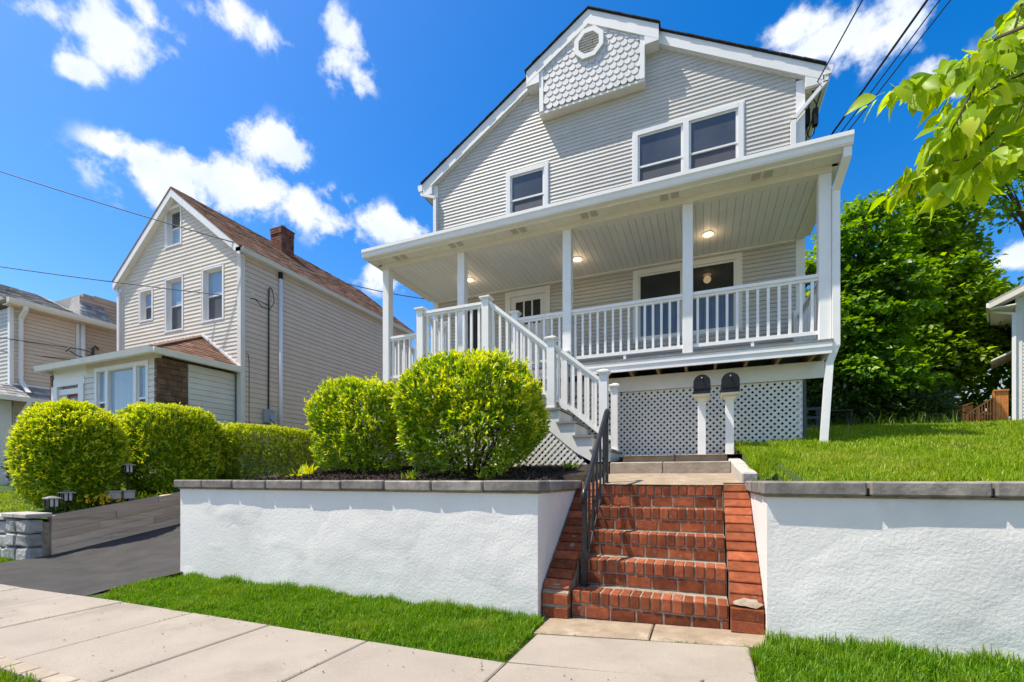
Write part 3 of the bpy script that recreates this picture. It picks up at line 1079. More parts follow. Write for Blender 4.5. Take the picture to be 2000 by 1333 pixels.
# cheeks
for x0, x1 in ((-1.262, -1.03), (0.184, 0.406)):
    zb = zg(x0) - 0.1
    cm = MB()
    cm.prism([(3.672, zb), (3.672, 0.19), (3.70, 0.206), (4.93, 1.068), (5.02, 1.085), (5.02, 0.2), (4.6, zb)], 'x', x0 + 0.006, x1 - 0.006)
    cm.build('cheek_core', 'mortar', bs)
slope = math.atan2(1.085 - 0.215, 4.93 - 3.70)
cb = []
for k in range(4):
    m = MB(); m.cbox((0, 0, 0), (0.11, 0.048, 0.022), 0.006); cb.append(m.mesh('brick', 'brick'))
for x0, x1 in ((-1.262, -1.03), (0.184, 0.406)):
    n = 13
    for k in range(n):
        f = (k + 0.5) / n
        y = 3.70 + f * (4.93 - 3.70); z = 0.206 + f * (1.072 - 0.206)
        inst('brick', rr.choice(cb), bs, ((x0 + x1) / 2 + rr.uniform(-.003, .003), y, z + 0.003 + rr.uniform(-.0025, .0025)),
             rot=(slope + rr.uniform(-.02, .02), rr.uniform(-.01, .01), rr.uniform(-.014, .014)), scale=((x1 - x0 - 0.004) / 0.22, 1.08, 1))
    inst('brick', rr.choice(cb), bs, ((x0 + x1) / 2, 4.985, 1.086), scale=((x1 - x0 - 0.004) / 0.22, 1.05, 1))
    for zc in (0.052 + zg(x0), 0.152 + zg(x0) * .5):
        inst('brick', rr.choice(brick_s), bs, ((x0 + x1) / 2, 3.672 + 0.035, zc), scale=((x1 - x0 - 0.008) / 0.2, 1, 1.02))

for (x, y, z, w, l, nx_) in ((-1.15, 3.72, 0.222, 0.20, 0.035, 0), (-1.14, 3.83, 0.30, 0.2, 0.02, 1), (0.30, 3.705, 0.222, 0.20, 0.05, 2), (-1.13, 4.22, 0.575, 0.12, 0.02, 3), (-1.12, 4.12, 0.51, 0.05, 0.03, 4)):
    rs = random.Random(nx_)
    m = MB(); a = [(x + math.cos(t) * w / 2 * rs.uniform(.75, 1.05), math.sin(t) * l * rs.uniform(.6, 1.2)) for t in np.linspace(0, 2 * math.pi, 14, endpoint=False)]
    m.add([(p[0], y + p[1] * math.cos(slope), z + 0.0245 + p[1] * math.sin(slope)) for p in a] + [(x, y, z + 0.028)], [(k, (k + 1) % 14, 14) for k in range(14)])
    m.build('mortar_smear', 'mortar', bs)
# black iron handrail on the left of the steps
hr = thing('handrail', (-0.955, 3.93, ZS[0]), 'black iron handrail with thin pickets at the left of the brick steps', 'handrail')
A0, A1 = Vector((-0.955, 3.93, 0)), Vector((-0.985, 5.06, 0))
za, zb = 1.035, 1.895
rail = MB()
P0, P1 = Vector((A0.x, A0.y, za)), Vector((A1.x, A1.y, zb))
dr = (P1 - P0).normalized()
rail.tube([P0 + Vector((0, -0.035, -0.10)), P0 + Vector((0, -0.045, -0.045)), P0 + Vector((0, -0.02, 0.0)), P0 + dr * 0.08, P1 - dr * 0.03, P1 + Vector((0, 0.03, 0.012)), P1 + Vector((0, 0.055, -0.02)), P1 + Vector((0, 0.05, -0.07))],
          0.026, 10)
rail.build('top_rail', 'black_iron', hr, smooth=True)
MB().beam(P0 - UP * 0.68 + dr * 0.02, P1 - UP * 0.68, 0.012, 0.022).build('lower_rail', 'black_iron', hr)
MB().box(A0.x - 0.019, A0.x + 0.019, A0.y - 0.019, A0.y + 0.019, ZS[0] - 0.005, za - 0.01).build('rail_post', 'black_iron', hr)
MB().box(A1.x - 0.019, A1.x + 0.019, A1.y - 0.019, A1.y + 0.019, 1.09, zb - 0.01).build('rail_post', 'black_iron', hr)
for a, z in ((A0, ZS[0]), (A1, 1.10)):
    MB().box(a.x - 0.04, a.x + 0.04, a.y - 0.04, a.y + 0.04, z - 0.004, z + 0.008).build('foot_plate', 'black_iron', hr)
for k in range(5):
    f = (k + 1) / 6
    a = A0.lerp(A1, f); zt_ = za + (zb - za) * f
    m = MB(); m.box(a.x - 0.010, a.x + 0.010, a.y - 0.010, a.y + 0.010, zt_ - 0.69, zt_ - 0.01)
    if k % 3 == 1:
        m.tube([(a.x, a.y, zt_ - 0.42), (a.x, a.y, zt_ - 0.38), (a.x, a.y, zt_ - 0.34)], [0.009, 0.018, 0.009], 8)
    m.build('picket', 'black_iron', hr)

# stone steps of the walk
def stone_step(x0, x1, y0, y1, z0, z1, n, label, seed):
    t = thing('stone_step', ((x0 + x1) / 2, y0, z0), label, 'step')
    rr = random.Random(seed)
    xs = [x0] + sorted(x0 + (x1 - x0) * (i + rr.uniform(-.15, .15)) / n for i in range(1, n)) + [x1]
    for a, b in zip(xs[:-1], xs[1:]):
        MB().cbox(((a + b) / 2, (y0 + y1) / 2, (z0 + z1) / 2 + rr.uniform(-.003, .003)), ((b - a) / 2 - 0.003, (y1 - y0) / 2, (z1 - z0) / 2), 0.012).build('step_block', 'step_stone', t)
stone_step(-1.13, 0.315, 6.02, 6.34, 1.10, 1.362, 2, 'lower wide brown stone step at the head of the walk', 3)
stone_step(-1.02, 0.29, 6.36, 6.66, 1.2, 1.462, 2, 'upper brown stone step in front of the two mailboxes', 5)
ke = thing('path_kerb', (0.42, 5.6, 1.15), 'low pale stone kerb stepping along the lawn edge of the walk', 'kerb')
for i, (y0, y1, z1) in enumerate(((4.99, 5.75, 1.262), (5.755, 6.5, 1.372))):
    MB().cbox((0.405 - 0.03 * i, (y0 + y1) / 2, z1 - 0.12), (0.07, (y1 - y0) / 2 - 0.004, 0.12), 0.012, Matrix.Rotation(R(3), 3, 'Z') @ Matrix.Rotation(R(8), 3, 'X')).build('kerb_block', 'cap_stone', ke)

# ------------------------------------------------------------------ the grey house
XL, XR, YW = -5.74, 1.58, 9.02
XM = -2.07
RIDGE, SL = 10.35, 0.60
def roof_z(x):
    return RIDGE - SL * abs(x - XM)
house = thing('grey_house', (XM, 14, 1.5), 'tall grey vinyl sided house with white trim and a scalloped shingle gable', 'house')
YB = 20.0
# walls (solid core, front faces carry the siding boards)
wl = MB()
wl.prism([(XL, 1.2), (XR, 1.2), (XR, roof_z(XR) - 0.12), (XM, RIDGE - 0.12), (XL, roof_z(XL) - 0.12)], 'y', YW + 0.05, YB)
wall = wl.build('wall', 'wall_core', house)
F9 = FR(YW)
def glim(z):
    h = (RIDGE - 0.1 - z) / SL
    return max(XL + 0.12, XM - h), min(XR - 0.12, XM + h)
W1 = (-3.90, -2.963, 6.40, 7.72)
W2 = (-1.24, 0.663, 6.40, 7.82)
W3 = (-1.229, 0.63, 3.78, 5.14)
D1 = (-3.926, -2.918, 2.99, 5.15)
D2 = (-4.98, -4.36, 2.99, 5.02)
siding(wall, 'grey_vinyl', F9, XL + 0.12, XR - 0.12, 5.60, 10.1, 0.0745, [W1, W2, (-3.0, -1.08, 8.66, 10.2)], lim=glim, out=0.0105)
siding(wall, 'grey_vinyl', F9, XL + 0.12, XR - 0.12, 2.99, 5.21, 0.0745, [W3, D1, D2], out=0.008, dutch=False)
siding(wall, 'grey_vinyl', FL(XR), YW + 0.12, YB, 2.0, roof_z(XR) - 0.2, 0.149, out=0.012, dutch=False)
# corner boards
for x0, x1 in ((XL - 0.012, XL + 0.12), (XR - 0.12, XR + 0.012)):
    MB().box(x0, x1, YW - 0.022, YW + 0.12, 1.3, roof_z(XL) - 0.25).build('corner_board', 'white_trim', house)
# windows
w = window(house, F9, *W1, meet=7.107)
w = window(house, F9, *W2, meet=7.13, lights=2)
w = window(house, F9, *W3, meet=4.47, lights=2, mats=('glass_deep', 'curtain'))
# front door
u0, u1, z0, z1 = D1
m = MB()
m.boxf(F9, u0, u0 + 0.11, z0, z1, -0.05, 0.035); m.boxf(F9, u1 - 0.11, u1, z0, z1, -0.05, 0.035)
m.boxf(F9, u0 + 0.11, u1 - 0.11, z1 - 0.12, z1, -0.05, 0.04)
fdoor = m.build('door_frame', 'white_trim', house)
m = MB()
gx0, gx1, gz0, gz1 = -3.70, -3.14, 4.42, 4.92
a, b = u0 + 0.11, u1 - 0.11
m.boxf(F9, a, gx0, z0, z1 - 0.12, -0.04, -0.005); m.boxf(F9, gx1, b, z0, z1 - 0.12, -0.04, -0.005)
m.boxf(F9, gx0, gx1, z0, gz0, -0.04, -0.005); m.boxf(F9, gx0, gx1, gz1, z1 - 0.12, -0.04, -0.005)
for i in (1, 2):
    x = gx0 + (gx1 - gx0) * i / 3
    m.boxf(F9, x - 0.016, x + 0.016, gz0, gz1, -0.035, -0.008)
for x0, x1 in ((-3.72, -3.45), (-3.39, -3.12)):
    m.boxf(F9, x0, x1, 3.2, 4.2, -0.006, 0.003)
m.build('door', 'white_trim', fdoor)
for i in range(3):
    x0 = gx0 + (gx1 - gx0) * i / 3 + (0.016 if i else 0); x1 = gx0 + (gx1 - gx0) * (i + 1) / 3 - (0.016 if i < 2 else 0)
    MB().boxf(F9, x0, x1, gz0, gz1, -0.03, -0.022).build('pane', 'glass_deep', fdoor)
MB().tube([(-3.10, YW + 0.0, 3.98), (-3.10, YW - 0.05, 3.98), (-3.10, YW - 0.07, 3.98)], [0.012, 0.02, 0.028], 10).build('handle', 'steel_grey', fdoor, smooth=True)
# second door with an arched head near the left end of the porch
u0, u1, z0, z1 = D2
m = MB()
m.boxf(F9, u0, u0 + 0.08, z0, z1, -0.05, 0.03); m.boxf(F9, u1 - 0.08, u1, z0, z1, -0.05, 0.03)
arc = [(u1 - 0.08, z1 - 0.18)] + [((u0 + u1) / 2 + (u1 - u0 - 0.16) / 2 * math.cos(t), z1 - 0.18 + 0.10 * math.sin(t)) for t in np.linspace(0.2, math.pi - 0.2, 9)] + [(u0 + 0.08, z1 - 0.18)]
pts = [(u0 + 0.08, z1), (u1 - 0.08, z1)] + arc
m.prism(pts, 'y', YW - 0.032, YW + 0.05)
m.boxf(F9, u0 + 0.08, u1 - 0.08, 3.90, 3.98, -0.03, 0.012)
m.boxf(F9, u0 + 0.08, u1 - 0.08, z0, 3.25, -0.03, 0.012)
adoor = m.build('arched_door', 'white_trim', house)
MB().boxf(F9, u0 + 0.08, u1 - 0.08, 3.98, z1, -0.04, -0.03).build('pane', 'glass_deep', adoor)
MB().boxf(F9, u0 + 0.08, u1 - 0.08, 3.25, 3.90, -0.04, -0.03).build('pane', 'screen_mesh', adoor)

# main roof: two slabs with a dark edge
YE = 8.91
def rslab(xa, xb, y0, y1, t=0.03, lift=0.0):
    za_, zb_ = roof_z(xa) + lift, roof_z(xb) + lift
    m = MB()
    m.hexa([(xa, y0, za_ - t), (xb, y0, zb_ - t), (xb, y1, zb_ - t), (xa, y1, za_ - t),
            (xa, y0, za_), (xb, y0, zb_), (xb, y1, zb_), (xa, y1, za_)])
    return m
rf = rslab(XL - 0.28, XM, YE, YB + 0.2).build('roof', 'roof_black', house)
rf2 = rslab(XM, XR + 0.30, YE, YB + 0.2).build('roof', 'roof_black', house)
# ragged shingle edge along the rakes
def edge_tabs(xa, xb, y, parent):
    m = MB(); n = int(abs(xb - xa) / 0.16)
    for i in range(n):
        a = xa + (xb - xa) * i / n; b = xa + (xb - xa) * (i + 0.975) / n
        za_, zb_ = roof_z(a), roof_z(b)
        j = random.uniform(0.0, 0.014)
        m.hexa([(a, y - 0.02 - j, za_ - 0.01), (b, y - 0.02 - j, zb_ - 0.01), (b, y + 0.25, zb_ - 0.002), (a, y + 0.25, za_ - 0.002),
                (a, y - 0.02 - j, za_ + 0.009), (b, y - 0.02 - j, zb_ + 0.007), (b, y + 0.25, zb_ + 0.007), (a, y + 0.25, za_ + 0.009)])
    return m.build('shingle_edge', 'roof_black', parent, kind='stuff')
edge_tabs(XL - 0.28, -3.35, YE, rf); edge_tabs(-0.78, XR + 0.30, YE, rf2)
# rake boards and soffits of the main gable
def rake(xa, xb, y, h, dep, name='rake_board', drop=0.03, parent=None, back=None):
    m = MB()
    za_, zb_ = roof_z(xa) - drop, roof_z(xb) - drop
    m.hexa([(xa, y, za_ - h), (xb, y, zb_ - h), (xb, y + dep, zb_ - h), (xa, y + dep, za_ - h),
            (xa, y, za_), (xb, y, zb_), (xb, y + dep, zb_), (xa, y + dep, za_)])
    return m.build(name, 'white_trim', parent or house)
rake(XL - 0.25, -3.34, YE + 0.01, 0.235, 0.03); rake(-0.80, XR + 0.27, YE + 0.01, 0.235, 0.03)
rake(XL - 0.2, XM, YE + 0.045, 0.03, YW - YE - 0.046, 'rake_soffit', drop=0.245)
rake(XM, XR + 0.2, YE + 0.045, 0.03, YW - YE - 0.046, 'rake_soffit', drop=0.245)
# boxed eave ends
ez = roof_z(XL - 0.25)
for sx, xa, xb in ((-1, XL - 0.25, XL + 0.0), (1, XR - 0.0, XR + 0.27)):
    m = MB()
    m.prism([(xa, ez - 0.30), (xb, ez - 0.30), (xb, roof_z(xb) - 0.29 + 0.02), (xa, roof_z(xa) - 0.29 + 0.02)], 'y', YE + 0.012, YW - 0.03)
    m.build('eave_return', 'white_trim', house)
    x0, x1 = (xa, xb)
    MB().box(min(x0, x1), max(x0, x1), YW, YB, ez - 0.30, ez - 0.275).build('eave_soffit', 'cream_trim', house)
    xf = XL - 0.25 if sx < 0 else XR + 0.27
    m = MB()
    m.prism([(xf, ez - 0.19), (xf + sx * 0.09, ez - 0.19), (xf + sx * 0.12, ez - 0.12), (xf + sx * 0.12, ez - 0.05), (xf, ez - 0.05)], 'y', YE + 0.0, YB)
    m.build('gutter', 'white_trim', house)
    MB().box(min(xf, xf - sx * 0.02), max(xf, xf - sx * 0.02), YE + 0.05, YB, ez - 0.30, ez - 0.04).build('fascia_board', 'white_trim', house)
# downspouts of the main roof
downspout(house, [(XL - 0.27, 8.95, ez - 0.19), (XL - 0.27, 8.95, ez - 0.27), (XL + 0.07, YW - 0.06, ez - 0.40), (XL + 0.07, YW - 0.06, 6.02)])
downspout(house, [(XR + 0.29, 8.95, ez - 0.19), (XR + 0.29, 8.95, ez - 0.29), (XR - 0.17, YW - 0.07, ez - 0.78), (XR - 0.17, YW - 0.07, 6.02)])

# projecting gable with scalloped shingles, in front of the wall
BX0, BX1, BY, BZ = -3.035, -1.055, 8.835, 8.645
def bl(x): return RIDGE - 0.34 - SL * abs(x - XM)
MB().prism([(BX0, BZ), (BX1, BZ), (BX1, bl(BX1) + .05), (XM, RIDGE - 0.3), (BX0, bl(BX0) + .05)], 'y', BY, YW + 0.01).build('gable_core', 'grey_shingle', house)
gb = thing_part = None
m = MB(); m.box(BX0 - 0.05, BX1 + 0.05, BY - 0.02, YW, BZ - 0.05, BZ - 0.002)
gab = m.build('gable_soffit', 'cream_trim', house)
for x0, x1 in ((BX0 - 0.05, BX0 + 0.035), (BX1 - 0.035, BX1 + 0.05)):
    MB().box(x0, x1, BY - 0.035, YW, BZ, 9.5).build('gable_corner', 'white_trim', house)
# scallop shingles
sh = []
ww, hh = 0.135, 0.20
out_ = [(-ww / 2, hh)] + [(-ww / 2, ww / 2)] + [(-ww / 2 * math.cos(t), ww / 2 - ww / 2 * math.sin(t)) for t in np.linspace(0.35, math.pi - 0.35, 7)] + [(ww / 2, ww / 2), (ww / 2, hh)]
m = MB(); m.prism(out_, 'y', -0.010, 0.009)
me_sh = m.mesh('shingle', 'grey_shingle')
rows = 0
z = BZ + 0.004
gabcore = [o for o in house.children if o.name.startswith('gable_core')][0]
rr = random.Random(3)
while z < RIDGE - 0.42:
    x = BX0 + 0.03 + (0.5 if rows % 2 else 0.0) * ww
    while x < BX1 - 0.0:
        xc = x
        if xc > BX0 + 0.04 and xc < BX1 - 0.03 and z + 0.10 < bl(xc) + 0.12:
            r_ = math.hypot(xc - (-2.055), z + 0.09 - 9.66)
            inst('shingle', me_sh, gabcore, (xc, BY - 0.026, z), rot=(R(-5.0) + rr.uniform(-.008, .008), rr.uniform(-.02, .02), 0), scale=(0.965, 1, 1))
        x += ww
    z += 0.122
    rows += 1
# the forward roof over the gable
rslab(-3.39, XM, 8.765, YE + 0.02, t=0.03).build('gable_roof', 'roof_black', house)
rslab(XM, -0.72, 8.765, YE + 0.02, t=0.03).build('gable_roof', 'roof_black', house)
gr = [o for o in house.children if o.name.startswith('gable_roof')][0]
edge_tabs(-3.39, XM, 8.765, gr); edge_tabs(XM, -0.72, 8.765, gr)
rake(-3.36, XM, 8.775, 0.27, 0.03); rake(XM, -0.75, 8.775, 0.27, 0.03)
rake(-3.30, XM, 8.806, 0.03, BY - 8.807, 'rake_soffit', drop=0.31); rake(XM, -0.83, 8.806, 0.03, BY - 8.807, 'rake_soffit', drop=0.31)
for xa, xb in ((-3.36, BX0 - 0.051), (BX1 + 0.051, -0.75)):
    zt0, zt1 = roof_z(xa) - 0.10, roof_z(xb) - 0.10
    zb = 9.24
    MB().prism([(xa, zb), (xb, zb), (xb, zt1), (xa, zt0)], 'y', 8.777, YW - 0.001).build('gable_return', 'white_trim', house)
# octagonal louvre vent
vc, vr = (-2.055, 9.66), 0.31
oc = lambda r, k: (vc[0] + r * math.cos(R(22.5 + 45 * k)), vc[1] + r * math.sin(R(22.5 + 45 * k)))
m = MB()
for k in range(8):
    a, b = oc(vr, k), oc(vr, k + 1); c_, d_ = oc(vr * 0.70, k + 1), oc(vr * 0.70, k)
    m.prism([a, b, c_, d_], 'y', BY - 0.075, BY)
vent = m.build('louvre_vent', 'white_trim', house)
MB().prism([oc(vr * 0.70, k) for k in range(8)], 'y', BY - 0.022, BY - 0.016).build('vent_back', 'under_dark', vent)
for k in range(8):
    zz = vc[1] - 0.185 + k * 0.053
    hw = min(0.20, 0.285 - abs(zz - vc[1])) - 0.004
    MB().beam((vc[0] - hw, BY - 0.043, zz), (vc[0] + hw, BY - 0.043, zz), 0.05, 0.008, side=(0, 0.75, 0.66)).build('louvre', 'white_trim', vent)

# service boxes on the right wall under the eave
sv = thing('service_drop_boxes', (1.66, 9.25, 7.2), 'black cable boxes and looped leads hanging under the right eave of the grey house', 'cable box')
MB().cbox((1.655, 9.2, 7.36), (0.04, 0.06, 0.13), 0.01).build('splice_box', 'black_plastic', sv)
MB().cbox((1.76, 9.12, 7.28), (0.04, 0.05, 0.14), 0.01).build('splice_box', 'black_plastic', sv)
m = MB()
HK = Vector((1.72, 9.05, 7.70))
m.tube([HK, (1.73, 9.1, 7.60), (1.78, 9.14, 7.52), (1.78, 9.12, 7.40)], 0.010, 6)
m.tube([HK, (1.70, 9.12, 7.60), (1.66, 9.2, 7.48)], 0.010, 6)
m.tube([(1.76, 9.12, 7.15), (1.74, 9.14, 7.02), (1.69, 9.16, 6.98), (1.655, 9.18, 7.08), (1.65, 9.2, 7.25)], 0.010, 6)
m.tube([(1.64, 9.2, 7.25), (1.62, 9.2, 7.0), (1.62, 9.22, 6.5)], 0.009, 6)
m.tube([HK, (1.62, 9.1, 7.72), (1.585, 9.1, 7.72)], 0.010, 6)
m.build('lead', 'wire_black', sv, smooth=True)

# ------------------------------------------------------------------ front porch
PY = 7.13          # face of the deck edge
PZ = 2.985         # deck floor
CZ = 5.21          # ceiling
porch = thing('front_porch', (XM, 8.1, 1.5), 'long white covered porch with square posts and railings across the grey house', 'porch')
PX0, PX1 = -5.72, 1.565
# roof of the porch
m = MB()
m.hexa([(PX0 - 0.13, 6.80, 5.30), (PX1 + 0.12, 6.80, 5.30), (PX1 + 0.12, YW - 0.02, 6.05), (PX0 - 0.13, YW - 0.02, 6.05),
        (PX0 - 0.13, 6.80, 5.37), (PX1 + 0.12, 6.80, 5.37), (PX1 + 0.12, YW - 0.02, 6.13), (PX0 - 0.13, YW - 0.02, 6.13)])
proof = m.build('porch_roof', 'roof_black', porch)
for x0, x1 in ((PX0 - 0.11, PX0 - 0.08), (PX1 + 0.07, PX1 + 0.10)):
    MB().prism([(6.83, 5.235), (YW - 0.03, 5.235), (YW - 0.03, 6.04), (6.83, 5.30)], 'x', x0, x1).build('side_fascia', 'white_trim', porch)
MB().box(PX1 + 0.001, PX1 + 0.069, 7.14, YW - 0.03, 5.236, 5.246).build('side_soffit', 'cream_trim', porch)
MB().box(PX0 - 0.079, PX0 - 0.001, 7.14, YW - 0.03, 5.236, 5.246).build('side_soffit', 'cream_trim', porch)
# gutter with a rolled front, and its ends
prof = [(6.86, 5.262), (6.775, 5.262), (6.758, 5.285), (6.752, 5.335), (6.735, 5.36), (6.735, 5.412), (6.752, 5.412), (6.752, 5.372), (6.86, 5.38)]
g = MB(); g.prism(prof, 'x', PX0 - 0.15, PX1 + 0.14)
g.build('gutter', 'white_trim', porch)
MB().box(PX0 - 0.11, PX1 + 0.10, 6.862, 6.885, 5.235, 5.372).build('fascia_board', 'cream_trim', porch)
# soffit in front of the beam, panel by panel
n = 50
sof = MB().box(PX0 - 0.08, PX1 + 0.07, 6.887, 7.135, 5.285, 5.295).build('soffit', 'cream_trim', porch)
for i in range(n):
    a = PX0 - 0.078 + (PX1 - PX0 + 0.146) * i / n; b = PX0 - 0.078 + (PX1 - PX0 + 0.146) * (i + 1) / n
    vented = i % 8 in (3, 4)
    MB().box(a + 0.002, b - 0.002, 6.89, 7.132, 5.272 + 0.002 * (i % 2), 5.284).build('soffit_panel', 'cream_trim', sof)
    if vented:
        for k in range(2):
            MB().box(a + 0.02, b - 0.02, 6.92 + 0.0, 7.10, 5.269, 5.2715 + 0.002 * (i % 2)).build('vent_strip', 'soffit_vent', sof) if k == 0 else None
# header beam and side beams
bm_ = MB()
bm_.box(PX0, PX1, 7.137, 7.27, 5.195, 5.284)
bm_.box(PX0, PX0 + 0.13, 7.272, YW - 0.02, 5.195, 5.284)
bm_.box(PX1 - 0.13, PX1, 7.272, YW - 0.02, 5.195, 5.284)
bm_.build('header_beam', 'cream_trim', porch)
# board ceiling
n = 64
ceil = MB().box(PX0 + 0.13, PX1 - 0.13, 7.272, YW - 0.02, CZ + 0.014, CZ + 0.02).build('porch_ceiling', 'ceiling_vinyl', porch)
for i in range(n):
    x0 = PX0 + 0.132 + (PX1 - PX0 - 0.264) * i / n; x1 = PX0 + 0.132 + (PX1 - PX0 - 0.264) * (i + 1) / n
    g_ = 0.004
    m = MB()
    m.prism([(x0 + 0.0008, CZ + 0.013), (x0 + 0.0008, CZ + 0.008), (x0 + g_ + 0.001, CZ), (x1 - g_ - 0.001, CZ), (x1 - 0.0008, CZ + 0.008), (x1 - 0.0008, CZ + 0.013)],
            'y', 7.273, YW - 0.022)
    m.build('ceiling_board', 'ceiling_vinyl', ceil)
MB().box(PX0 + 0.131, PX1 - 0.131, YW - 0.055, YW - 0.022, CZ - 0.03, CZ - 0.001).build('ceiling_trim', 'ceiling_vinyl', porch)
# recessed lights, switched on
for x in (0.08, -2.14, -4.38):
    m = MB(); y = 8.22; rr_ = 0.098
    pts = [(x + rr_ * math.cos(t), y + rr_ * math.sin(t)) for t in np.linspace(0, 2 * math.pi, 24, endpoint=False)]
    m.prism(pts, 'z', CZ - 0.012, CZ - 0.0005)
    ring = m.build('ceiling_light', 'white_trim', porch)
    pts = [(x + 0.078 * math.cos(t), y + 0.078 * math.sin(t)) for t in np.linspace(0, 2 * math.pi, 24, endpoint=False)]
    MB().prism(pts, 'z', CZ - 0.018, CZ - 0.0125).build('lens', 'lit_lens', ring)
    ld = bpy.data.lights.new('lamp_light', 'POINT')
    ld.energy = 0.9; ld.color = (1.0, 0.72, 0.42); ld.shadow_soft_size = 0.07
    lo = bpy.data.objects.new('lamp_light', ld); C.objects.link(lo)
    lo.parent = ring; lo.location = Vector((x, y, CZ - 0.11)) - origin_of(ring)
# posts
PW = 0.142
posts = [PX0 + PW / 2, -4.00, -2.04, -0.205, PX1 - PW / 2]
for x in posts:
    m = MB(); m.cbox((x, 7.16 + PW / 2, (PZ + 5.194) / 2), (PW / 2, PW / 2, (5.194 - PZ) / 2), 0.006)
    m.build('porch_post', 'white_paint', porch)
# deck: boards, fascia, joists, beam
dk = MB()
dk.box(PX0 - 0.01, PX1 + 0.01, PY - 0.02, YW - 0.03, PZ - 0.03, PZ - 0.001)
deck = dk.build('deck_floor', 'deck_grey', porch)
MB().box(PX0, PX1, PY, PY + 0.035, 2.80, PZ - 0.031).build('deck_fascia', 'white_paint', porch)
MB().box(PX0, PX1, PY - 0.012, PY - 0.001, 2.885, PZ - 0.031).build('deck_fascia_strip', 'white_paint', porch)
MB().box(PX1 - 0.03, PX1, PY + 0.036, YW - 0.03, 2.80, PZ - 0.031).build('deck_fascia', 'white_paint', porch)
MB().box(PX0, PX0 + 0.03, PY + 0.036, YW - 0.03, 2.80, PZ - 0.031).build('deck_fascia', 'white_paint', porch)
for i in range(18):
    x = PX0 + 0.22 + i * 0.405
    if x < PX1 - 0.1:
        MB().box(x - 0.019, x + 0.019, PY + 0.036, YW - 0.03, 2.80, PZ - 0.031).build('joist', 'joist_wood', porch)
MB().box(PX0 + 0.02, PX1, 7.55, 7.59, 2.565, 2.798).build('skirt_beam', 'white_paint', porch)
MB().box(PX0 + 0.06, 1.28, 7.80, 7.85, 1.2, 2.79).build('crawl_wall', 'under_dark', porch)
MB().box(1.325, 1.36, 7.60, 7.64, 1.45, 2.564).build('lattice_frame', 'grey_pipe', porch)
# lattice skirt under the porch
lat = MB().box(-1.20, 1.325, 7.615, 7.63, 2.55, 2.566).build('lattice_panel', 'lattice_white', porch)
def lbot(u): return float(np.interp(u, [-5.7, -1.2, 0.4, 0.7, 1.33], [1.30, 1.49, 1.51, 1.56, 1.66]))
lattice(lat, (0, 7.612, 0), (1, 0, 0), -2.5, 1.32, lambda u: 2.56, lbot, pitch=0.096, w=0.036)
# railings between the posts
seg = [(-3.02 + 0.11, posts[2] - PW / 2), (posts[2] + PW / 2, posts[3] - PW / 2), (posts[3] + PW / 2, posts[4] - PW / 2)]
for a, b in seg:
    n = max(4, int(round((b - a) / 0.125)))
    railing(porch, (a, 7.225, PZ), (b, 7.225, PZ), 0.90, 0.10, n)
    if b - a > 1.2:
        MB().box((a + b) / 2 - 0.02, (a + b) / 2 + 0.02, 7.21, 7.24, PZ, PZ + 0.10).build('rail_foot', 'white_paint', porch)
railing(porch, (PX0 + PW, 7.225, PZ), (-4.42, 7.225, PZ), 0.90, 0.10, 9)
railing(porch, (PX1 - PW / 2, 7.31, PZ), (PX1 - PW / 2, YW - 0.1, PZ), 0.90, 0.10, 14)
railing(porch, (PX0 + PW / 2, 7.31, PZ), (PX0 + PW / 2, YW - 0.1, PZ), 0.90, 0.10, 14)
newel(porch, -2.965, 7.225, PZ, 4.02, 0.11)
newel(porch, -4.36, 7.225, PZ, 4.02, 0.11)
MB().box(PX1 - 0.16, PX1 - 0.04, YW - 0.16, YW - 0.03, PZ, PZ + 0.98).build('rail_end_post', 'white_paint', porch)
# downspout of the porch gutter on the right corner post
downspout(porch, [(1.655, 6.83, 5.26), (1.655, 6.84, 5.16), (PX1 + 0.045, 7.16, 4.93), (PX1 + 0.045, 7.16, 2.90),
                  (PX1 - 0.02, 7.20, 2.68), (PX1 - 0.02, 7.2, 2.64), (1.475, 7.15, 1.63)], w=0.085, d=0.07)

# ------------------------------------------------------------------ wooden stair up to the porch
stair = thing('wooden_stair', (-2.2, 6.7, 1.4), 'white wooden stair with grey treads climbing left to the porch', 'stair')
Y0, Y1 = 6.30, 7.08
NX, NZ, RUN, RISE = -1.185, 1.560, 0.243, 0.2036
for i in range(8):
    x, z = NX - RUN * i, NZ + RISE * i
    if i < 7:
        MB().box(x - RUN - 0.03, x + 0.03, Y0 - 0.03, Y1 + 0.01, z - 0.032, z).build('tread', 'deck_grey', stair)
    zb_ = 1.385 if i == 0 else z - RISE + 0.001
    MB().box(x - 0.022, x - 0.002, Y0 + 0.021, Y1 - 0.02, zb_, z - 0.034).build('riser', 'white_paint', stair)
# platform at the top
px1 = NX - RUN * 7 + 0.03
MB().box(-4.42, px1, Y0 - 0.03, PY - 0.022, PZ - 0.031, PZ - 0.001).build('landing_floor', 'deck_grey', stair)
MB().box(-4.40, px1 - 0.03, Y0, Y0 + 0.03, PZ - 0.24, PZ - 0.033).build('landing_fascia', 'white_paint', stair)
MB().box(-4.40, -4.37, Y0 + 0.031, PY - 0.03, PZ - 0.24, PZ - 0.033).build('landing_fascia', 'white_paint', stair)
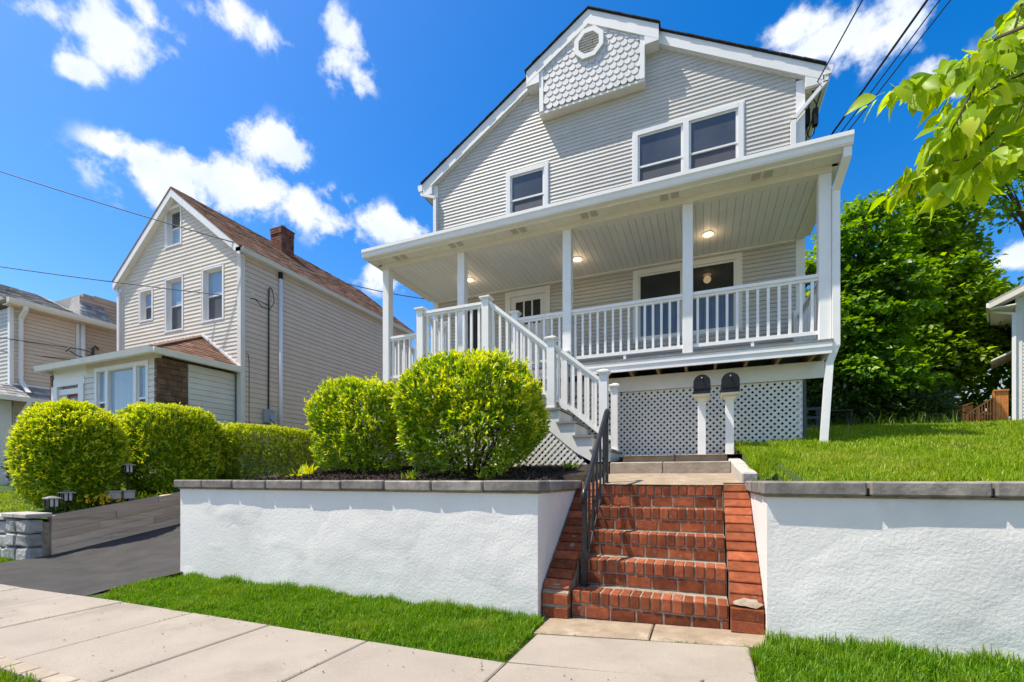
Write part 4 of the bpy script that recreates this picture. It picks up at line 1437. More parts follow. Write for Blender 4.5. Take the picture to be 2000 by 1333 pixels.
# sawtooth stringers
for y0, y1 in ((Y0, Y0 + 0.02), (Y1 - 0.019, Y1)):
    pts = []
    for i in range(8):
        x, z = NX - RUN * i, NZ + RISE * i
        pts += [(x, z - RISE - 0.033 if i else 1.385), (x, z - 0.033)]
    xe = NX - RUN * 8
    pts += [(xe, NZ + RISE * 7 - 0.033)]
    # lower edge
    pts += [(xe, NZ + RISE * 7 - 0.30), (NX - 0.34, 1.385)]
    mm = MB()
    # split the sawtooth into convex quads
    for i in range(8):
        x, z = NX - RUN * i, NZ + RISE * i - 0.033
        def low(u): return max(1.385, (NZ - 0.033) - 0.29 + (NX - u) * RISE / RUN - 0.12)
        a, b = x, x - RUN
        mm.prism([(b, low(b)), (a, low(a)), (a, z), (b, z)], 'y', y0, y1)
    mm.build('stringer', 'white_paint', stair)
# newels and sloping rails
FY, BYY = Y0 + 0.045, Y1 - 0.04
newel(stair, -4.28, FY, PZ - 0.001, 3.97); newel(stair, -3.09, FY, PZ - 0.001, 3.975)
newel(stair, -2.035, FY, 2.14, 3.22); newel(stair, -1.275, FY, 1.56, 2.665)
newel(stair, -1.245, BYY, 1.56, 2.60, 0.10); newel(stair, -2.035, BYY, 2.14, 3.20, 0.10)
railing(stair, (-4.22, FY, PZ), (-3.15, FY, PZ), 0.90, 0.10, 8)
railing(stair, (-4.30, FY + 0.06, PZ), (-4.30, PY, PZ), 0.90, 0.10, 6)
gs = RISE / RUN
def sl(xa, xb, ztop_a, y, n, h=0.90):
    zb_a = ztop_a - h
    railing(stair, (xa, y, zb_a), (xb, y, zb_a + (xa - xb) * gs), h, 0.12, n)
sl(-1.333, -1.977, 2.56, FY, 6); sl(-2.093, -3.032, 3.10, FY, 8)
sl(-1.297, -1.984, 2.52, BYY, 6); sl(-2.087, -2.91, 3.08, BYY, 7)
# lattice below the stair
latp = MB().box(-4.39, -4.36, Y0 + 0.02, Y0 + 0.04, 1.2, PZ - 0.24).build('lattice_panel', 'lattice_white', stair)
def sttop(u):
    return min(PZ - 0.24, max(1.30, (NZ - 0.033) - 0.41 + (NX - u) * RISE / RUN))
lattice(latp, (0, Y0 + 0.018, 0), (1, 0, 0), -4.36, -1.30, sttop, lambda u: 1.18, pitch=0.096, w=0.036)

# ------------------------------------------------------------------ mailboxes
def mailbox(x, y, zb, zp, w, label):
    t = thing('mailbox', (x, y, zb), label, 'mailbox', 'mailboxes in front of the lattice')
    MB().cbox((x, y + 0.05, (zb + zp) / 2), (0.052, 0.052, (zp - zb) / 2), 0.005).build('post', 'white_paint', t)
    m = MB()
    m.box(x - w / 2 - 0.004, x + w / 2 + 0.004, y - 0.14, y + 0.30, zp + 0.0005, zp + 0.022)
    m.prism([(x - w / 2, zp - 0.001), (x - w / 2 + 0.04, zp - 0.05), (x + w / 2 - 0.04, zp - 0.05), (x + w / 2, zp - 0.001)], 'y', y + 0.0, y + 0.10)
    m.build('bracket', 'cream_trim', t)
    z0 = zp + 0.0225
    r = w / 2
    h = 0.145
    def shape(r_, h_):
        return [(x - r_, z0), (x + r_, z0), (x + r_, z0 + h_)] + [(x + r_ * math.cos(a), z0 + h_ + r_ * math.sin(a)) for a in np.linspace(0.15, math.pi - 0.15, 12)] + [(x - r_, z0 + h_)]
    MB().prism(shape(r, h), 'y', y - 0.13, y + 0.34).build('box_shell', 'black_plastic', t)
    m = MB(); m.prism(shape(r + 0.006, h), 'y', y - 0.155, y - 0.131)
    d = m.build('door', 'black_plastic', t)
    MB().box(x - r + 0.01, x + r - 0.01, y - 0.162, y - 0.1555, z0 + 0.060, z0 + 0.066).build('door_crease', 'black_plastic', d)
    MB().tube([(x, y - 0.155, z0 + h + r * 0.62), (x, y - 0.175, z0 + h + r * 0.62), (x, y - 0.178, z0 + h + r * 0.5)], 0.008, 6).build('door_latch', 'steel_grey', d)
mailbox(-0.012, 6.72, 1.462, 2.262, 0.20, 'left black mailbox of the pair on a white post before the lattice')
mailbox(0.332, 6.72, 1.462, 2.258, 0.206, 'right black mailbox of the pair, beside the lawn corner')

# ------------------------------------------------------------------ beige neighbour house with an enclosed porch
def shingles(parent, O, U, V, N, lu, lv, mat, exp=0.16, wmin=0.16, wmax=0.38, umin=None, umax=None, th=0.014):
    """tabs of roof shingles in courses up the slope, joined"""
    O, U, V, N = map(Vector, (O, U, V, N))
    vs, fs = [], []
    rr = random.Random(int(lu * 100 + lv * 10))
    k = 0
    while k * exp < lv - 0.02:
        v0 = k * exp; v1 = min(v0 + exp * 1.15, lv)
        a = umin(v0) if umin else 0.0
        e = umax(v0) if umax else lu
        u = a - rr.uniform(0, wmax)
        while u < e:
            w = rr.uniform(wmin, wmax)
            q0, q1 = max(u, a), min(u + w - 0.006, e)
            if q1 - q0 > 0.02:
                t = th * rr.uniform(0.7, 1.5)
                j = rr.uniform(-.006, .006)
                b = len(vs)
                p = [O + U * q0 + V * (v0 + j) + N * 0.002, O + U * q1 + V * (v0 + j) + N * 0.002,
                     O + U * q1 + V * (v0 + j) + N * t, O + U * q0 + V * (v0 + j) + N * t,
                     O + U * q1 + V * v1 + N * 0.003, O + U * q0 + V * v1 + N * 0.003]
                vs += [tuple(x) for x in p]
                fs += [(b, b + 1, b + 2, b + 3), (b + 3, b + 2, b + 4, b + 5), (b, b + 3, b + 5, b + 5), (b + 1, b + 4, b + 2, b + 2)]
            u += w
        k += 1
    m = MB(); m.v = vs; m.f = [f if len(set(f)) == 4 else tuple(dict.fromkeys(f)) for f in fs]
    return m.build('shingles', mat, parent, kind='stuff')


HX0, HX1, HY, HYB = -16.2, -11.0, 8.12, 15.4
HM = (HX0 + HX1) / 2
HR, HS = 9.22, 0.775
def hz(x): return HR - HS * abs(x - HM)
nh = thing('beige_house', (HM, 11, 1.2), 'narrow beige sided house with brown roof, brick chimney and a low front porch', 'house')
MB().prism([(HX0, 0.6), (HX1, 0.6), (HX1, hz(HX1) - 0.1), (HM, HR - 0.1), (HX0, hz(HX0) - 0.1)], 'y', HY + 0.16, HYB).build('house_core', 'wall_core', nh)
hfw = MB().box(HX0 + 0.01, HX1 - 0.01, HY + 0.12, HY + 0.159, 4.0, 4.4).build('front_wall', 'wall_core', nh)
# front wall is built as pieces round the recessed windows
FH = FR(HY)
HW = [(-14.09, -13.35, 7.66, 8.80), (-15.32, -14.64, 5.72, 6.69), (-14.115, -13.28, 5.27, 6.83), (-12.525, -11.62, 5.34, 6.83)]
siding(hfw, 'tan_vinyl', FH, HX0 + 0.1, HX1 - 0.1, 4.0, 9.15, 0.104, HW, lim=lambda z: (max(HX0 + 0.1, HM - (HR - .1 - z) / HS), min(HX1 - 0.1, HM + (HR - .1 - z) / HS)), out=0.012, dutch=True)
# sheathing behind the boards, left open at the windows
def sheath(parent, fr, lims, holes, zs, d0, d1, mat):
    m = MB()
    zs = sorted(set(zs))
    for za, zb in zip(zs[:-1], zs[1:]):
        for (l, r) in [lims]:
            br = [l, r] + [q for h in holes for q in (h[0], h[1]) if h[2] < zb - 1e-4 and h[3] > za + 1e-4]
            br = sorted(set(br))
            for a, b in zip(br[:-1], br[1:]):
                mid = (a + b) / 2
                if any(h[0] < mid < h[1] and h[2] < zb - 1e-4 and h[3] > za + 1e-4 for h in holes):
                    continue
                m.boxf(fr, a, b, za, zb, d0, d1)
    return m.build('sheathing', mat, parent)
sheath(hfw, FH, (HX0 + 0.01, HX1 - 0.01), HW, [0.7, 3.99, 5.27, 5.34, 5.72, 6.69, 6.83, 7.0], -0.1, -0.005, 'wall_core')
for z in np.arange(7.0, 9.0, 0.1):
    pass
mm = MB()
for za in np.arange(7.0, 9.05, 0.104):
    zb = za + 0.104
    l, r = max(HX0, HM - (HR - .12 - zb) / HS), min(HX1, HM + (HR - .12 - zb) / HS)
    if r - l < 0.05: break
    h = HW[0]
    if h[2] < zb and h[3] > za:
        if h[0] > l: mm.boxf(FH, l, h[0], za, zb, -0.1, -0.005)
        if r > h[1]: mm.boxf(FH, h[1], r, za, zb, -0.1, -0.005)
    else:
        mm.boxf(FH, l, r, za, zb, -0.1, -0.005)
mm.build('sheathing', 'wall_core', hfw)
for i, h in enumerate(HW):
    meet = h[2] + (h[3] - h[2]) * (0.52 if i == 0 else 0.50)
    window(nh, FH, h[0] + 0.02, h[1] - 0.02, h[2] + 0.02, h[3] - 0.02, trim=0.05, proud=0.012, meet=meet, recess=0.115,
           mats=(('glass_dark', 'glass_blind') if i == 0 else ('glass_blue', 'screen_mesh')))
# side wall towards the drive
hsw = MB().box(HX1 - 0.02, HX1 - 0.002, HY + 0.165, HYB - 0.01, 0.6, hz(HX1) - 0.2).build('side_wall', 'wall_core', nh)
siding(hsw, 'beige_vinyl', FL(HX1), HY + 0.1, HYB, 1.2, hz(HX1) - 0.16, 0.131, out=0.013, dutch=False)
for (x0, x1, y0, y1) in ((HX1 - 0.1, HX1 + 0.034, HY - 0.022, HY + 0.1), (HX0 - 0.02, HX0 + 0.1, HY - 0.022, HY + 0.1)):
    MB().box(x0, x1, y0, y1, 1.0, hz(HX1) - 0.17).build('corner_board', 'cream_vinyl', nh)
# roof
def hslab(xa, xb, t=0.05):
    m = MB(); za_, zb_ = hz(xa) + 0.02, hz(xb) + 0.02
    y0, y1 = HY - 0.16, HYB + 0.15
    return m.hexa([(xa, y0, za_ - t), (xb, y0, zb_ - t), (xb, y1, zb_ - t), (xa, y1, za_ - t), (xa, y0, za_), (xb, y0, zb_), (xb, y1, zb_), (xa, y1, za_)])
hslab(HX0 - 0.17, HM).build('roof', 'roof_brown', nh)
hroof = hslab(HM, HX1 + 0.17).build('roof', 'roof_brown', nh)
Lr = math.hypot(1, HS)
shingles(hroof, (HX1 + 0.17, HY - 0.165, hz(HX1 + 0.17) + 0.02), (0, 1, 0), (-1 / Lr, 0, HS / Lr), (HS / Lr, 0, 1 / Lr), HYB - HY + 0.32,
         (HX1 + 0.17 - HM) * Lr, 'roof_brown', exp=0.145)
for xa, xb in ((HX0 - 0.16, HM), (HM, HX1 + 0.16)):
    m = MB(); za_, zb_ = hz(xa) - 0.03, hz(xb) - 0.03; y, h = HY - 0.15, 0.22
    m.hexa([(xa, y, za_ - h), (xb, y, zb_ - h), (xb, y + 0.03, zb_ - h), (xa, y + 0.03, za_ - h), (xa, y, za_), (xb, y, zb_), (xb, y + 0.03, zb_), (xa, y + 0.03, za_)])
    m.hexa([(xa, y + .031, za_ - h), (xb, y + .031, zb_ - h), (xb, HY - 0.002, zb_ - h), (xa, HY - 0.002, za_ - h), (xa, y + .031, za_ - h + .02), (xb, y + .031, zb_ - h + .02), (xb, HY - .002, zb_ - h + .02), (xa, HY - .002, za_ - h + .02)])
    m.build('rake_board', 'white_trim', nh)
e = hz(HX1 + 0.16)
m = MB(); m.box(HX1 + 0.02, HX1 + 0.16, HY - 0.15, HYB + 0.1, e - 0.15, e - 0.04)
m.prism([(HX1 + 0.161, e - 0.14), (HX1 + 0.20, e - 0.14), (HX1 + 0.24, e - 0.03), (HX1 + 0.161, e - 0.03)], 'y', HY - 0.10, HYB + 0.1)
m.build('gutter', 'cream_vinyl', nh)
m = MB(); m.prism([(HX0 - 0.24, e - 0.03), (HX0 - 0.20, e - 0.14), (HX0 - 0.02, e - 0.16), (HX0 - 0.02, e - 0.03)], 'y', HY - 0.10, HYB)
m.build('gutter', 'cream_vinyl', nh)
downspout(nh, [(HX0 - 0.14, HY - 0.05, e - 0.14), (HX0 - 0.14, HY - 0.05, e - 0.2), (HX0 - 0.02, HY - 0.06, e - 0.38), (HX0 - 0.02, HY - 0.06, 4.1)], w=0.09)
# chimney
ch = MB().box(-13.3, -12.78, 10.9, 11.36, 8.2, 9.43).build('chimney', 'mortar', nh)
rr = random.Random(9)
zz = 8.62; row = 0
while zz < 9.40:
    gr_ = 0.025 if row >= 8 else 0.006
    for k in range(3):
        MB().cbox((-13.04 - 0.173 + 0.173 * k + (0.03 if row % 2 else -0.03) * (k != 1) * 0, 10.9 - gr_ / 2, zz + 0.035), (0.083, 0.012 + gr_ / 2, 0.035), 0.004).build('brick', 'chimney_brick', ch)
        MB().cbox((-12.78 + gr_ / 2, 10.977 + 0.153 * k, zz + 0.035), (0.012 + gr_ / 2, 0.073, 0.035), 0.004).build('brick', 'chimney_brick', ch)
    zz += 0.08; row += 1
MB().box(-13.33, -12.75, 10.87, 11.39, 9.43, 9.47).build('chimney_cap', 'chimney_brick', nh)
MB().tube([(-12.98, 11.1, 9.47), (-12.98, 11.1, 9.60)], 0.11, 12).build('flue', 'steel_grey', nh)
# pipe, conduit and meter on the side wall
MB().tube([(HX1 + 0.06, 9.28, 0.9), (HX1 + 0.06, 9.28, 6.75)], 0.055, 12).build('drain_pipe', 'white_trim', nh, smooth=True)
MB().tube([(HX1 + 0.06, 9.28, 6.75), (HX1 + 0.06, 9.28, 7.03)], 0.06, 12).build('pipe_boot', 'black_plastic', nh)
MB().tube([(HX1 + 0.05, 8.90, 3.0), (HX1 + 0.05, 8.91, 6.30), (HX1 + 0.07, 8.93, 6.38), (HX1 + 0.11, 8.97, 6.32)], 0.022, 8).build('conduit', 'grey_pipe', nh, smooth=True)
MB().cbox((HX1 + 0.08, 8.88, 2.84), (0.07, 0.15, 0.19), 0.02).build('meter_box', 'meter_grey', nh)
MB().tube([(HX1 + 0.15, 8.93, 2.80), (HX1 + 0.21, 8.93, 2.80)], 0.085, 16).build('meter_dial', 'glass_blue', nh)
m = MB()
m.tube([(HX1 + 0.11, 8.97, 6.32), (HX1 + 0.13, 9.02, 6.0), (HX1 + 0.07, 8.93, 5.78), (HX1 + 0.10, 8.65, 5.76), (HX1 + 0.13, 8.43, 5.88)], 0.009, 6)
m.tube([(HX1 + 0.07, 8.92, 5.86), (HX1 + 0.09, 8.65, 5.88), (HX1 + 0.13, 8.43, 5.88)], 0.009, 6)
m.tube([(HX1 + 0.02, 8.24, 4.42), (HX1 + 0.04, 8.3, 4.42), (HX1 + 0.03, 8.34, 4.2), (HX1 + 0.025, 8.34, 2.0)], 0.007, 5)
m.build('lead', 'wire_black', nh, smooth=True)
MB().tube([(HX1 + 0.015, 8.42, 6.02), (HX1 + 0.06, 8.42, 6.02)], 0.03, 8).build('insulator', 'white_trim', nh)
# side door hood behind the bushes
m = MB(); m.prism([(HX1 + 0.015, 3.62), (HX1 + 0.8, 3.40), (HX1 + 0.8, 3.44), (HX1 + 0.015, 3.70)], 'y', 11.2, 13.2)
m.build('door_hood', 'roof_black', nh)
# enclosed porch in front
EX0, EX1, EY = -15.6, -11.2, 6.30
ep = MB().box(EX0 + 0.02, EX1 - 0.02, EY + 0.08, HY + 0.1, 0.7, 3.86).build('porch_room', 'wall_core', nh)
PWIN = (-13.62, -11.50, 2.20, 3.82)
siding(ep, 'cream_vinyl', FR(EY), -14.05, EX1 - 0.02, 1.0, 3.70, 0.131, [PWIN], out=0.012, dutch=False)
MB().box(-14.05, EX1, EY - 0.005, EY + 0.079, 3.70, 3.95).build('frieze', 'tan_vinyl', nh)
MB().box(EX0, -14.05, EY + 0.01, EY + 0.079, 3.70, 3.95).build('frieze', 'white_trim', nh)
# picture window with two side lights
m = MB()
a, b, z0, z1 = PWIN
F6 = FR(EY)
m.boxf(F6, a, b, z1 - 0.10, z1, -0.07, 0.04); m.boxf(F6, a, b, z0, z0 + 0.08, -0.07, 0.05)
for x0, x1 in ((a, a + 0.09), (a + 0.44, a + 0.56), (b - 0.56, b - 0.44), (b - 0.09, b)):
    m.boxf(F6, x0, x1, z0 + 0.08, z1 - 0.10, -0.07, 0.035)
pw = m.build('picture_window', 'white_trim', nh)
MB().boxf(F6, a + 0.56, b - 0.56, z0 + 0.08, z1 - 0.1, -0.045, -0.035).build('pane', 'glass_blind', pw)
for x0, x1 in ((a + 0.09, a + 0.44), (b - 0.44, b - 0.09)):
    zm = 2.98
    m = MB(); m.boxf(F6, x0, x1, zm - 0.02, zm + 0.025, -0.05, 0.0); m.boxf(F6, x0, x0 + 0.03, z0 + .08, z1 - .1, -0.055, -0.01); m.boxf(F6, x1 - 0.03, x1, z0 + .08, z1 - .1, -0.055, -0.01)
    m.build('sash', 'white_trim', pw)
    MB().boxf(F6, x0 + 0.03, x1 - 0.03, zm + 0.025, z1 - 0.1, -0.045, -0.035).build('pane', 'glass_blue', pw)
    MB().boxf(F6, x0 + 0.03, x1 - 0.03, z0 + 0.08, zm - 0.02, -0.045, -0.035).build('pane', 'screen_mesh', pw)
# side wall of the porch: stone veneer then boards
FLs = FL(EX1)
vw = MB().box(EX1 - 0.019, EX1 - 0.004, EY + 0.0, 6.93, 0.9, 3.85).build('veneer_wall', 'mortar', nh)
rr = random.Random(12)
z = 1.6
while z < 3.84:
    h = rr.choice((0.10, 0.13, 0.16)); h = min(h, 3.845 - z)
    y = EY - 0.012
    while y < 6.92:
        w = rr.uniform(0.14, 0.34); w = min(w, 6.93 - y)
        if w > 0.03 and h > 0.03:
            MB().cbox((EX1 + rr.uniform(0, .012), y + w / 2, z + h / 2), (0.018, w / 2 - 0.003, h / 2 - 0.003), 0.006).build('veneer_stone', 'veneer', vw)
        y += w
    z += h
siding(ep, 'cream_vinyl', FLs, 6.94, HY - 0.03, 1.2, 3.85, 0.131, out=0.012, dutch=False)
for zz in np.arange(1.6, 3.8, 0.14):
    MB().cbox((EX1 - 0.05 + 0.012, EY - 0.012, zz + 0.07), (0.045, 0.016, 0.066), 0.006).build('veneer_stone', 'veneer', vw)
    MB().cbox((EX0 - 0.05, EY + 0.04, zz + 0.07), (0.075, 0.05, 0.066), 0.006).build('veneer_stone', 'veneer', vw)
# entry with two white columns and a red door
en = MB().boxf(F6, -15.50, -14.06, 3.50, 3.69, -0.06, 0.03).build('entry_surround', 'white_trim', nh)
for x0, x1 in ((-15.52, -15.26), (-14.28, -14.06)):
    MB().boxf(F6, x0, x1, 1.0, 3.495, -0.07, 0.06).build('column', 'white_trim', en)
MB().boxf(F6, -15.255, -14.285, 3.28, 3.42, -0.05, 0.02).build('lintel', 'white_trim', en)
MB().boxf(F6, -15.255, -15.0, 1.0, 3.279, -0.075, -0.03).build('side_panel', 'white_trim', en)
MB().boxf(F6, -14.999, -14.285, 1.0, 3.279, -0.075, -0.06).build('entry_door', 'red_door', en)
MB().boxf(F6, -14.92, -14.36, 2.72, 3.2, -0.06, -0.052).build('door_pane', 'glass_deep', en)
# house number, upright on the column
for i, chh in enumerate('188'):
    cu = bpy.data.curves.new('house_number', 'FONT'); cu.body = chh; cu.size = 0.17; cu.extrude = 0.006; cu.align_x = 'CENTER'
    tmp = bpy.data.objects.new('house_number', cu); C.objects.link(tmp)
    bpy.context.view_layer.update()
    me = bpy.data.meshes.new_from_object(tmp.evaluated_get(bpy.context.evaluated_depsgraph_get()))
    bpy.data.objects.remove(tmp)
    me.materials.clear(); me.materials.append(MATS['black_plastic'])
    o = bpy.data.objects.new('house_number', me); C.objects.link(o); o.parent = en
    o.location = Vector((-15.39, EY - 0.068, 2.93 - i * 0.19)) - origin_of(en); o.rotation_euler = (R(90), 0, 0)
# hipped roof of the porch
ov = 0.22
e0, e1, ey, ez_ = EX0 - 0.12, EX1 + ov, EY - ov, 4.0
m = MB()
tp = [(-14.3, HY - 0.001, 4.98), (-12.55, HY - 0.001, 4.98)]
m.add([(e0, ey, ez_), (e1, ey, ez_), (e1, HY - 0.001, ez_), (e0, HY - 0.001, ez_), tp[0], tp[1]], [(0, 1, 5, 4), (1, 2, 5), (3, 0, 4), (0, 3, 2, 1), (2, 3, 4, 5)])
hip = m.build('porch_roof', 'roof_brown', nh)
V = (Vector((e1, HY, ez_)) - Vector((e1, ey, ez_))).normalized()
up_r = (Vector(tp[1]) - Vector((e1, HY, ez_))).normalized()
nr = Vector((0, 1, 0)).cross(up_r); nr = nr if nr.z > 0 else -nr
ln = (Vector(tp[1]) - Vector((e1, HY, ez_))).length
shingles(hip, (e1, ey, ez_), (0, 1, 0), up_r, nr, HY - ey, ln, 'roof_brown', exp=0.145, umin=lambda v: (HY - ey) * v / ln)
MB().beam(Vector((e1, ey, ez_)), Vector(tp[1]), 0.10, 0.03, off=0.02).build('hip_cap', 'roof_brown', nh)
m = MB()
m.box(e0, e1, ey - 0.02, ey, ez_ - 0.13, ez_ + 0.0); m.box(e1, e1 + 0.02, ey - 0.02, HY - 0.05, ez_ - 0.13, ez_ + 0.0)
m.box(e0 - 0.02, e0, ey - 0.02, HY - 0.05, ez_ - 0.13, ez_)
m.prism([(ey - 0.021, ez_ - 0.12), (ey - 0.07, ez_ - 0.12), (ey - 0.11, ez_ - 0.0), (ey - 0.021, ez_ - 0.0)], 'x', e0 - 0.02, e1 + 0.02)
m.prism([(e1 + 0.021, ez_ - 0.12), (e1 + 0.06, ez_ - 0.12), (e1 + 0.1, ez_), (e1 + 0.021, ez_)], 'y', ey - 0.02, HY - 0.05)
m.build('gutter', 'white_trim', nh)
MB().box(e0 + 0.001, e1 - 0.001, ey + 0.001, HY - 0.01, ez_ - 0.05, ez_ - 0.03).build('porch_soffit', 'cream_trim', nh)
MB().beam(Vector((e1 - 0.02, HY - 0.03, ez_ + 0.04)), Vector(tp[1]) + Vector((0.08, -0.02, 0.05)), 0.03, 0.06).build('flashing', 'white_trim', nh)

# ------------------------------------------------------------------ tan house at the left edge
th = thing('tan_house', (-20, 8, 1.0), 'tan sided house with grey shingled roof at the left edge beyond the beige house', 'house')
TX = -18.0
MB().box(-25, TX - 0.02, 6.42, 8.0, 0.5, 6.0).build('house_core', 'wall_core', th)
tw = MB().box(TX - 0.019, TX - 0.002, 6.5, 8.0, 0.5, 6.0).build('side_wall', 'wall_core', th)
siding(tw, 'beige_vinyl', FL(TX), 6.42, 7.80, 0.8, 6.0, 0.11, out=0.012, dutch=False)
tfw = MB().box(-25, TX - 0.1, 6.38, 6.419, 0.5, 5.98).build('front_wall', 'wall_core', th)
siding(tfw, 'grey_vinyl', FR(6.375), -22, TX - 0.06, 3.2, 5.98, 0.11, out=0.014)
MB().box(TX - 0.08, TX + 0.034, 6.335, 6.42, 3.7, 5.98).build('corner_board', 'white_trim', th)
MB().box(TX - 0.0, TX + 0.034, 7.81, 7.90, 0.8, 5.98).build('corner_board', 'white_trim', th)
# rear block, flat roofed
MB().box(-25, TX - 0.02, 8.001, 13.5, 0.5, 6.98).build('house_core', 'wall_core', th)
tb = MB().box(TX - 0.019, TX - 0.002, 8.0, 13.5, 0.5, 6.98).build('rear_wall', 'wall_core', th)
siding(tb, 'brown_vinyl', FL(TX), 7.90, 13.5, 1.0, 6.86, 0.11, out=0.012, dutch=False)
MB().box(TX - 0.1, TX + 0.03, 8.25, 13.5, 6.861, 7.0).build('parapet_cap', 'brown_vinyl', th)
# low pitched roof of the front block
m = MB()
RX, RZ = -20.3, 7.22
GX = TX + 0.32
m.prism([(GX, 6.14), (RX, RZ), (-23, 6.14)], 'y', 6.20, 7.95)
troof = m.build('roof', 'roof_grey', th)
d = Vector((RX - GX, 0, RZ - 6.14)); ld = d.length; d.normalize()
n_ = Vector((0, 1, 0)).cross(d); n_ = n_ if n_.z > 0 else -n_
shingles(troof, (GX, 6.18, 6.145), (0, 1, 0), d, n_, 1.62, ld, 'roof_grey', exp=0.16, wmin=0.14, wmax=0.30, th=0.022)
m = MB(); m.prism([(GX - 0.02, 6.0), (GX + 0.06, 6.0), (GX + 0.11, 6.06), (GX + 0.11, 6.15), (GX - 0.02, 6.15)], 'y', 6.18, 8.70)
m.build('gutter', 'cream_trim', th)
MB().box(TX + 0.021, GX - 0.021, 6.20, 8.66, 5.985, 6.0).build('eave_soffit', 'beige_vinyl', th)
# steep grey mansard piece
m = MB()
m.add([(GX - 0.02, 7.80, 6.15), (GX - 0.02, 8.62, 6.15), (TX - 0.6, 8.62, 6.15), (TX - 0.6, 7.80, 6.15),
       (TX - 0.12, 7.98, 6.93), (TX - 0.12, 8.45, 6.93), (TX - 0.6, 8.45, 6.93), (TX - 0.6, 7.98, 6.93)],
      [(0, 1, 5, 4), (1, 2, 6, 5), (2, 3, 7, 6), (3, 0, 4, 7), (4, 5, 6, 7), (0, 3, 2, 1)])
man = m.build('mansard', 'roof_grey', th)
dm = Vector((TX - 0.12 - GX + 0.02, 0, 0.78)); lm = dm.length; dm.normalize()
nm = Vector((0, 1, 0)).cross(dm); nm = nm if nm.x > 0 else -nm
shingles(man, (GX - 0.02, 7.80, 6.15), (0, 1, 0), dm, nm, 0.82, lm, 'roof_grey', exp=0.13, wmin=0.12, wmax=0.28, th=0.02,
         umin=lambda v: 0.18 * v / lm, umax=lambda v: 0.82 - 0.17 * v / lm)
# pent roof over the lower storey
m = MB(); m.prism([(TX + 0.021, 3.80), (TX + 0.62, 3.40), (TX + 0.62, 3.34), (TX + 0.021, 3.34)], 'y', 5.9, 12.0)
pent = m.build('pent_roof', 'roof_grey', th)
dp = Vector((-0.6, 0, 0.40)); lp = dp.length; dp.normalize()
np_ = Vector((0, 1, 0)).cross(dp); np_ = np_ if np_.z > 0 else -np_
shingles(pent, (TX + 0.62, 5.9, 3.402), (0, 1, 0), dp, np_, 6.0, lp, 'roof_grey', exp=0.15, wmin=0.14, wmax=0.30)
MB().box(TX + 0.021, TX + 0.06, 6.42, 12.0, 3.80, 3.86).build('flashing', 'white_trim', th)
m = MB(); m.prism([(5.9, 3.40), (6.40, 3.80), (6.40, 3.34), (5.9, 3.34)], 'x', -24, TX + 0.02)
m.build('pent_roof', 'roof_grey', th)
m = MB(); m.box(TX + 0.621, TX + 0.72, 5.85, 12.0, 3.28, 3.40); m.box(-24, TX + 0.62, 5.80, 5.899, 3.28, 3.40)
m.build('gutter', 'cream_trim', th)
downspout(th, [(GX + 0.02, 6.55, 6.0), (GX + 0.02, 6.55, 5.9), (TX + 0.06, 6.55, 5.70), (TX + 0.06, 6.55, 3.95), (TX + 0.50, 6.55, 3.58)], w=0.10, d=0.08)
downspout(th, [(TX + 0.66, 6.5, 3.28), (TX + 0.66, 6.5, 3.2), (TX + 0.06, 6.5, 2.8), (TX + 0.06, 6.5, 1.0)], w=0.10, d=0.08)
MB().box(TX + 0.005, TX + 0.05, 6.0, 6.37, 1.0, 3.33).build('porch_column', 'white_trim', th)
MB().tube([(TX + 0.09, 7.95, 3.86), (TX + 0.09, 7.95, 5.98)], 0.06, 10).build('drain_pipe', 'white_trim', th, smooth=True)
MB().tube([(TX + 0.07, 8.22, 3.86), (TX + 0.07, 8.22, 5.30), (TX + 0.10, 8.26, 5.38), (TX + 0.15, 8.32, 5.28)], 0.035, 8).build('conduit', 'grey_pipe', th, smooth=True)
m = MB()
m.tube([(TX + 0.3, 7.45, 4.98), (TX + 0.16, 7.62, 5.15), (TX + 0.17, 7.95, 5.17), (TX + 0.18, 8.15, 5.12), (TX + 0.17, 7.98, 4.92), (TX + 0.15, 7.8, 4.95), (TX + 0.15, 7.6, 5.05)], 0.013, 6)
m.build('lead', 'wire_black', th, smooth=True)
wr = thing('metal_railing', (-15.6, 5.1, 0.9), 'white metal hand railing at the far left beside the round bush', 'railing')
m = MB()
for dz in (0.0, 0.28):
    m.tube([(-16.6, 5.0, 1.62 - dz), (-16.0, 5.0, 1.85 - dz), (-15.3, 5.05, 1.87 - dz), (-15.1, 5.05, 1.75 - dz)], 0.022, 6)
m.build('rail', 'white_paint', wr, smooth=True)
for k in range(5):
    x = -16.4 + k * 0.3
    MB().box(x - 0.012, x + 0.012, 5.0, 5.024, 0.85, 1.70).build('rail_post', 'white_paint', wr)

# ------------------------------------------------------------------ house at the right edge, its deck, and the far white house
rh = thing('right_house', (8.06, 17.36, 2.8), 'pale sided house with deep eaves and purple window at the right edge above the lawn', 'house')
RXL, RY = 8.06, 17.36
MB().box(RXL + 0.02, 17, RY + 0.062, 26, 2.2, 6.3).build('house_core', 'wall_core', rh)
MB().prism([(RXL, 6.31), (17, 6.31), (12.53, 8.4)], 'y', RY + 0.05, 26).build('gable_core', 'wall_core', rh)
rw = MB().box(RXL + 0.1, 17, RY + 0.05, RY + 0.06, 2.5, 6.3).build('front_wall', 'wall_core', rh)
siding(rw, 'cream_vinyl', FR(RY), RXL + 0.1, 11.0, 2.75, 7.6, 0.102, [(8.56, 9.5, 3.9, 5.05)], lim=lambda z: (max(RXL + 0.1, RXL - 0.5 + (z - 6.15) / 0.46), 11.0), out=0.014)
lw_ = MB().box(RXL + 0.003, RXL + 0.019, RY + 0.1, 26, 2.5, 6.3).build('side_wall', 'wall_core', rh)
